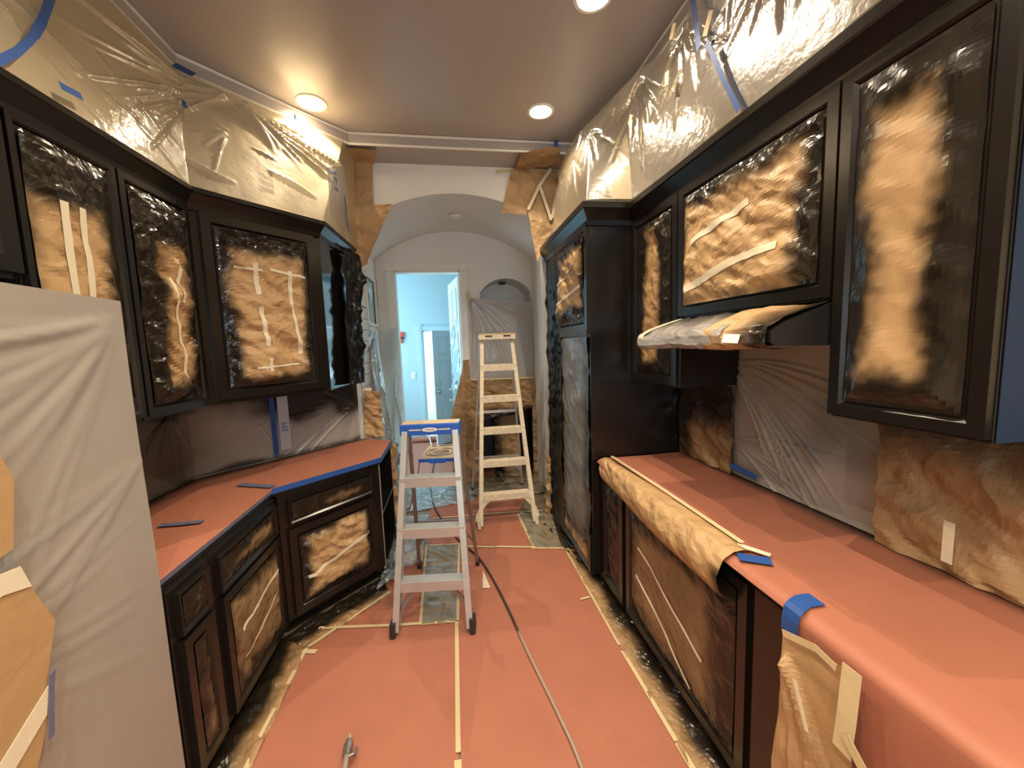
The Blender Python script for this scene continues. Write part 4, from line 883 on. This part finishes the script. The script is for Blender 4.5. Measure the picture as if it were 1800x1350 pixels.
ffilm([(.61, 3.04, .006), (.845, 2.98, .006), (.93, 3.62, .006), (.615, 3.70, .006)], 183, 'tan film patch on the floor at the foot of the cream stepladder')
ffilm([(-.60, 2.95, .008), (-.30, 3.0, .008), (-.30, 3.9, .008), (-.60, 3.9, .008)], 185, 'pale film on the floor by the left jamb', M_filmb, .03)
ffilm([(-.56, 4.0, .008), (.2, 4.15, .008), (.22, 4.75, .008), (-.58, 4.75, .008)], 187, 'bluish film across the floor at the doorway', M_filmb, .02)
ffilm([(.1, 4.30, .008), (1.02, 4.15, .008), (1.03, 4.68, .008), (.2, 4.68, .008)], 189, 'tan film on the floor before the hearth', M_floorfilm, .03)
patch('crinkled_film', M_filmb, [(-.60, 2.70, .01), (-.47, 2.78, .01), (-.49, 3.35, .01), (-.56, 3.35, .03)], res=.008, disp=lambda S, T: np.abs(crumple(S, T, 191, 11, .07))+.002, spray=lambda S, T, u, v: .8*sstep(.5, .62, .5+vnoise(S*22, T*22, 2)*.6+.25*(u < .45)), label='crinkled blue-black film bunched at the foot of the shelf unit', cat='plastic film')
tz = .0112
ft_ = [([(-.048, -.3), (-.052, 1.46)], .030, 'nearest length of the centre floor tape seam'), ([(-.050, 1.49), (-.042, 2.28)], .022, 'second length of the centre floor tape seam'),
       ([(-.89, 2.40), (-.40, 2.325), (-.26, 2.31)], .022, 'tape across the left red floor paper'), ([(-.26, 2.305), (-.05, 2.285)], .02, 'tape at the near end of the grey floor film strip'),
       ([(-.265, 2.30), (-.285, 3.26)], .018, 'left edge tape of the grey floor film strip'), ([(-.035, 2.29), (-.005, 3.22)], .018, 'right edge tape of the grey floor film strip'),
       ([(-.28, 3.27), (.0, 3.235)], .018, 'tape at the far end of the grey floor film strip'), ([(.02, 3.19), (.28, 3.12), (.30, 3.12)], .022, 'left part of the tape seam across the right floor paper'),
       ([(.31, 3.12), (.62, 3.04)], .024, 'right part of the tape seam across the right floor paper'), ([(.60, 3.70), (.61, 3.35), (.62, 3.02)], .024, 'tape along the left edge of the tan floor film patch'),
       ([(.60, 3.03), (.86, 2.97)], .022, 'tape along the near edge of the tan floor film patch'), ([(-.25, 3.80), (.30, 3.78), (.86, 3.72)], .02, 'tape across the passage floor paper'),
       ([(-.915, 1.2), (-.922, 1.66)], .022, 'tape nearest the camera on the left floor paper edge'), ([(-.93, 1.68), (-.905, 2.24)], .018, 'tape on the left floor paper edge near the bend'),
       ([(-.90, 2.25), (-.70, 2.46), (-.50, 2.68)], .018, 'tape along the angled floor paper edge'), ([(.885, .9), (.872, 1.35)], .026, 'nearest tape on the right floor paper edge'), ([(.872, 1.36), (.862, 1.86)], .020, 'second tape on the right floor paper edge'),
       ([(.862, 1.9), (.868, 2.9)], .014, 'third tape on the right floor paper edge'), ([(-.92, 2.22), (-.84, 2.20)], .03, 'stray tape scrap at the left floor paper corner'), ([(.78, 2.32), (.85, 2.33)], .018, 'stray tape scrap on the right floor paper edge')]
for pts, wd, l in ft_:
    strip('masking_tape', M_tape, [(x, y, tz) for x, y in pts], wd, (0, 0, 1), lift=random.uniform(0, .001), label=l, cat='tape')
MB().add([(.145, 2.58, tz), (.20, 2.57, tz), (.168, 2.80, tz), (.145, 2.58, tz-.001), (.20, 2.57, tz-.001), (.168, 2.80, tz-.001)], [(0, 1, 2), (5, 4, 3), (0, 3, 4, 1), (1, 4, 5, 2), (2, 5, 3, 0)]).build('paper_scrap', M_tapew, label='white triangular scrap on the red floor beside the hose', cat='scrap')

# ================================================================== LADDERS
def ladder(name, label, loc, rz, H, wb, wt, fy, ry, wr, steps, mr, mstep, mrear, mfoot):
    L = thing(name, label, 'ladder', loc, rz)
    def fr(t): return (wb+(wt-wb)*t)/2, fy*t            # half width, y at height fraction
    ch = .022
    for s in (-1, 1):
        x0, y0 = fr(0); x1, y1 = fr(1)
        mb = MB()
        mb.beam((s*x0, y0, .03), (s*x1, y1, H-.03), .006, .062, (1, 0, 0))
        for o in (-.028, .028): mb.beam((s*(x0-.017), y0+o, .03), (s*(x1-.014), y1+o, H-.03), .036, .006, (1, 0, 0))
        mb.build('front_rail', mr, L)
        MB().beam((s*x0, y0-.006, .0), (s*x0*.995, y0+.004, .085), .034, .078, (1, 0, 0)).build('foot', mfoot, L, bevel=.004)
        xr0, xr1 = wr/2, wt/2-.012; yt = fy+.09
        MB().beam((s*xr0, ry, .02), (s*xr1, yt, H-.05), .022, .034, (1, 0, 0)).build('rear_rail', mrear, L, bevel=.003)
        MB().beam((s*xr0, ry, .0), (s*xr0*.998, ry-.003, .05), .028, .040, (1, 0, 0)).build('rear_foot', M_rubber, L, bevel=.003)
        zs_ = .56*H; hw_, yf = fr(zs_/H); yr = ry+(yt-ry)*zs_/H
        ymid = (yf+yr)/2
        MB().beam((s*(hw_-.02), yf+.02, zs_), (s*(hw_-.02), ymid, zs_-.05), .004, .016, (1, 0, 0)).beam((s*(hw_-.02), ymid, zs_-.05), (s*(hw_-.015), yr, zs_), .004, .016, (1, 0, 0)).build('spreader', M_aludark, L)
    for i, z in enumerate(steps):
        hx, y = fr(z/H); st = MB()
        st.box(-hx, hx, y-.030, y+.048, z-.006, z)
        st.box(-hx, hx, y-.034, y-.030, z-.060, z)
        st.box(-hx, hx, y+.044, y+.048, z-.03, z)
        for r in range(5): st.box(-hx+.01, hx-.01, y-.026+r*.016, y-.020+r*.016, z, z+.003)
        so = st.build('step', mstep, L)
        for s in (-1, 1):
            for r in (-.012, .012): MB().tube([(s*(hx+.002), y+r, z-.02), (s*(hx+.006), y+r, z-.02)], .006, 8).build('rivet', mr, so)
    # braces under the lowest and the highest step
    return L, fr
def rearbar(L, z, H, fy, ry, wr, wt, m, diag=True):
    t = (z-.02)/(H-.07); yt = fy+.09; y = ry+(yt-ry)*t; hx = (wr/2)+((wt/2-.012)-(wr/2))*t
    MB().box(-hx, hx, y-.012, y+.012, z-.014, z+.014).build('rear_brace', m, L, bevel=.002)
    if diag:
        z2 = z-.20; t2 = (z2-.02)/(H-.07); y2 = ry+(yt-ry)*t2; hx2 = (wr/2)+((wt/2-.012)-(wr/2))*t2
        for s in (-1, 1): MB().beam((s*hx2, y2, z2), (s*hx*.35, y, z-.01), .010, .022, (0, 1, 0)).build('diagonal_brace', m, L)
H1 = 1.235
L1, fr1 = ladder('step_ladder', 'short aluminium stepladder with a blue cap standing on the red floor', (-.18, 2.222, .008), math.radians(-7.2), H1, .475, .345, .27, .70, .455, (.30, .605, .905), M_alu, M_alu, M_aludark, M_rubber)
MB().box(-.19, .19, .235, .365, H1-.075, H1-.004).build('cap', M_plblue, L1, bevel=.006)
MB().box(-.183, .183, .242, .36, H1-.006, H1).build('cap_tray', M_pltan, L1, bevel=.003)
for x0, x1 in ((-.13, -.055), (.055, .13)): MB().box(x0, x1, .2325, .2355, H1-.044, H1-.036).build('cap_slot', M_tapew, L1)
lg = MB(); lg.v = [(.05*math.cos(a*math.pi/12), .2325, H1-.040+.014*math.sin(a*math.pi/12)) for a in range(24)]; lg.f = [tuple(range(24))]; lgo = lg.build('cap_badge', M_trim, L1)
text('badge_lettering', 'WERNER', .015, M_plblue, lgo, Matrix.Translation((0, .2318, H1-.040)) @ Matrix.Rotation(math.radians(90), 4, 'X'))
rearbar(L1, .42, H1, .27, .70, .455, .345, M_aludark)
for s in (-1, 1):
    hx, y = fr1(.12/H1); hx2, y2 = fr1(.26/H1)
    MB().beam((s*hx, y+.01, .10), (s*.09, y2+.02, .262), .012, .026, (0, 1, 0)).build('step_brace', M_aludark, L1)
    hx, y = fr1(.78/H1); MB().beam((s*hx, y+.01, .78), (s*(hx-.065), y+.04, .868), .016, .008, (0, 1, 0)).build('step_brace', M_cream, L1)
# pail tray behind
pt = MB(); tz0 = .955
outer = [(-.05, .40), (.155, .40), (.185, .43), (.185, .76), (.165, .78), (-.045, .78), (-.07, .76), (-.07, .43)]
def tray_plate():
    mb = MB(); cx_, cy_, r = .010, .57, .062; n = 32
    ring = [(cx_+r*math.cos(2*math.pi*i/n), cy_+r*math.sin(2*math.pi*i/n)) for i in range(n)]
    x0, x1, y0, y1 = -.115, .135, .40, .775; out = []
    for i in range(n):
        a = 2*math.pi*i/n; dx, dy = math.cos(a), math.sin(a)
        t = min(((x1-cx_)/dx) if dx > 1e-6 else 9, ((x0-cx_)/dx) if dx < -1e-6 else 9, ((y1-cy_)/dy) if dy > 1e-6 else 9, ((y0-cy_)/dy) if dy < -1e-6 else 9)
        out.append((cx_+t*dx, cy_+t*dy))
    for z in (tz0, tz0-.012): mb.v += [(x, y, z) for x, y in out]+[(x, y, z) for x, y in ring]
    for i in range(n):
        j = (i+1) % n
        mb.f += [(i, j, n+j, n+i), (2*n+i, 3*n+i, 3*n+j, 2*n+j), (i, 2*n+i, 2*n+j, j), (n+i, n+j, 3*n+j, 3*n+i)]
    return mb
tp_ = tray_plate().build('pail_tray', M_pltan, L1)
MB().box(-.119, .139, .395, .405, tz0-.022, tz0+.002).box(-.045, .065, .388, .398, tz0-.028, tz0-.004).build('tray_rim', M_plblue, tp_, bevel=.003)
for r in (.085, .108):
    MB().tube([(.010+r*math.cos(2*math.pi*i/32), .57+r*math.sin(2*math.pi*i/32), tz0+.001) for i in range(33)], .0035, 6, caps=False).build('tray_ring', M_aludark, tp_)
MB().box(-.085, -.05, .735, .75, tz0, tz0+.002).box(-.025, .075, .735, .75, tz0, tz0+.002).build('tool_slots', M_rubber, tp_)
MB().beam((-.113, .41, tz0-.012), (-.13, .40, tz0-.12), .012, .006, (0, 1, 0)).build('tray_bracket', M_aludark, tp_)

H2 = 1.83
L2, fr2 = ladder('step_ladder', 'tall worn cream stepladder with a yellow-edged top, standing before the hearth', (.468, 3.485, .008), math.radians(-1.2), H2, .55, .325, .42, .985, .60, (.30, .605, .91, 1.215, 1.52), M_cream, M_cream, M_alu, M_cream)
MB().box(-.185, .185, .345, .50, H2-.06, H2-.006).build('cap', M_cream, L2, bevel=.005)
MB().box(-.187, .187, .343, .505, H2-.010, H2).build('cap_edge', M_yellow, L2, bevel=.003)
for x0, x1 in ((-.12, -.05), (.06, .13)): MB().box(x0, x1, .3405, .3435, H2-.030, H2-.018).build('cap_slot', M_rubber, L2)
rearbar(L2, .42, H2, .42, .985, .60, .325, M_alu); rearbar(L2, .98, H2, .42, .985, .60, .325, M_alu, False); rearbar(L2, 1.50, H2, .42, .985, .60, .325, M_alu, False)
for s in (-1, 1):
    # curved gusset from the first step to the foot
    hx0, y0 = fr2(.04/H2); hx1, y1 = fr2(.27/H2)
    mb = MB(); n = 8
    for i in range(n+1):
        t = i/n; a = t*math.pi/2
        xi = s*(hx0-.012-.20*(1-math.cos(a))); z = .06+.20*math.sin(a); y = y0+(y1-y0)*t+.004
        wgt = .05-.012*math.sin(t*math.pi)
        xo = s*(hx0-.012+.02-.20*(1-math.cos(a))); 
        dx, dz = math.cos(a)*.5, -math.sin(a)*.5
        for (px_, pz_) in ((xi, z), (xi+s*wgt*math.cos(a), z+wgt*math.sin(a))):
            mb.v += [(px_, y-.004, pz_), (px_, y+.004, pz_)]
    for i in range(n):
        k = 4*i; mb.f += [(k, k+4, k+6, k+2), (k+1, k+3, k+7, k+5), (k, k+1, k+5, k+4), (k+2, k+6, k+7, k+3)]
    mb.f += [(0, 2, 3, 1), (4*n, 4*n+1, 4*n+3, 4*n+2)]
    mb.build('gusset', M_cream, L2)
    for zb in (1.14, 1.45):
        hx, y = fr2((zb-.06)/H2); MB().beam((s*hx, y+.01, zb-.06), (s*(hx-.06), y+.03, zb+.035), .016, .008, (0, 1, 0)).build('step_brace', M_cream, L2)
    hx, y = fr2(.52/H2); MB().beam((s*hx, y+.01, .50), (s*(hx-.07), y+.03, .575), .016, .008, (0, 1, 0)).build('step_brace', M_cream, L2)

# ================================================================== HOSE AND SPRAY WAND
def smooth_pts(pts, n=10):
    out = []
    P = [Vector(p) for p in pts]; P = [P[0]*2-P[1]]+P+[P[-1]*2-P[-2]]
    for i in range(1, len(P)-2):
        for k in range(n):
            t = k/n; a, b, c_, d_ = P[i-1], P[i], P[i+1], P[i+2]
            out.append(.5*((2*b)+(c_-a)*t+(2*a-5*b+4*c_-d_)*t*t+(3*b-a-3*c_+d_)*t**3))
    out.append(P[-2]); return out
hs = smooth_pts([(-.31, 6.0, .016), (-.32, 4.86, .018), (-.25, 4.1, .018), (-.04, 3.38, .018), (.15, 2.96, .018), (.26, 2.5, .018), (.345, 1.95, .018), (.41, 1.57, .018), (.44, 1.34, .018), (.46, .9, .018)])
ho = thing('paint_hose', 'long dark spray hose snaking over the red floor from the doorway', 'hose', (0, 0, 0))
cut = next(i for i, p in enumerate(hs) if p.y < 2.15)
MB().tube(hs[:cut+1], .0075, 8).build('hose', M_hose, ho, smooth=True); MB().tube(hs[cut:], .0078, 8).build('hose_end', M_hosel, ho, smooth=True)
wn = thing('spray_wand', 'metal spray wand tip poking in at the bottom of the picture', 'spray wand', (0, 0, 0))
d0 = Vector((-.028, .30, .0)).normalized(); base = Vector((-.500, 1.462, .045))
P_ = lambda t, dz=0: tuple(base+d0*t+Vector((0, 0, dz)))
MB().tube([P_(-.35, -.01), P_(.075)], .0105, 14).build('tube', mat('polished_steel', (.80, .74, .66), .3, metal=.5), wn, smooth=True)
MB().tube([P_(.072), P_(.092), P_(.094), P_(.118), P_(.119), P_(.140)], [.016, .016, .0205, .0205, .015, .014], 8).build('swivel', M_aludark, wn)
MB().tube([P_(.140), P_(.148), P_(.170)], [.013, .011, .002], 12).build('tip', M_pltan, wn)
MB().tube([tuple(Vector(P_(.070))+Vector((.008, 0, 0))), tuple(Vector(P_(.078))+Vector((.032, 0, 0)))], .005, 8).tube([tuple(Vector(P_(.066))+Vector((.032, 0, 0))), tuple(Vector(P_(.100))+Vector((.036, 0, 0)))], .007, 10).build('side_valve', M_aludark, wn)

# ================================================================== RECESSED LAMPS
spots = [(-.84, 2.96), (.74, 2.90), (.78, 1.96), (-.40, 1.45), (.45, .75), (-.45, 0), (.45, -.2), (-.45, -1.2), (.45, -1.2)]  # first few are in view; the rest are unseen, placed for the lighting
labs = ['glowing recessed ceiling lamp at upper left near the bent trim', 'glowing recessed ceiling lamp at upper right beside the draped film', 'recessed ceiling lamp at the top edge of the picture', 'unseen recessed ceiling lamp overhead on the refrigerator side', 'unseen recessed ceiling lamp overhead on the range hood side', 'unseen recessed ceiling lamp overhead on the left behind the camera', 'unseen recessed ceiling lamp overhead on the right behind the camera', 'unseen recessed ceiling lamp left of the rear window', 'unseen recessed ceiling lamp right of the rear window']
for i, (x, y) in enumerate(spots):
    t = thing('recessed_lamp', labs[i], 'lamp', (x, y, ZC), 0, 'recessed ceiling lamps')
    rg = MB(); nn = 32
    for r_, z_ in ((.099, 0), (.097, -.006), (.080, -.007), (.076, -.002)):
        rg.v += [(r_*math.cos(2*math.pi*q/nn), r_*math.sin(2*math.pi*q/nn), z_) for q in range(nn)]
    for r_ in range(3): rg.f += [(r_*nn+q, r_*nn+nn+q, r_*nn+nn+(q+1) % nn, r_*nn+(q+1) % nn) for q in range(nn)]
    rg.build('trim_ring', M_trim, t)
    MB().tube([(0, 0, -.001), (0, 0, -.003)], .076, 24).build('lens', M_lamp, t)
    l = bpy.data.lights.new('lamp_light', 'SPOT'); l.energy = LAMP_W; l.color = LAMP_C; l.spot_size = math.radians(124); l.spot_blend = .75; l.shadow_soft_size = 0.0
    lo = bpy.data.objects.new('lamp_light', l); COL.objects.link(lo); lo.parent = t; lo.location = (0, 0, -.010)
bpy.context.view_layer.update()
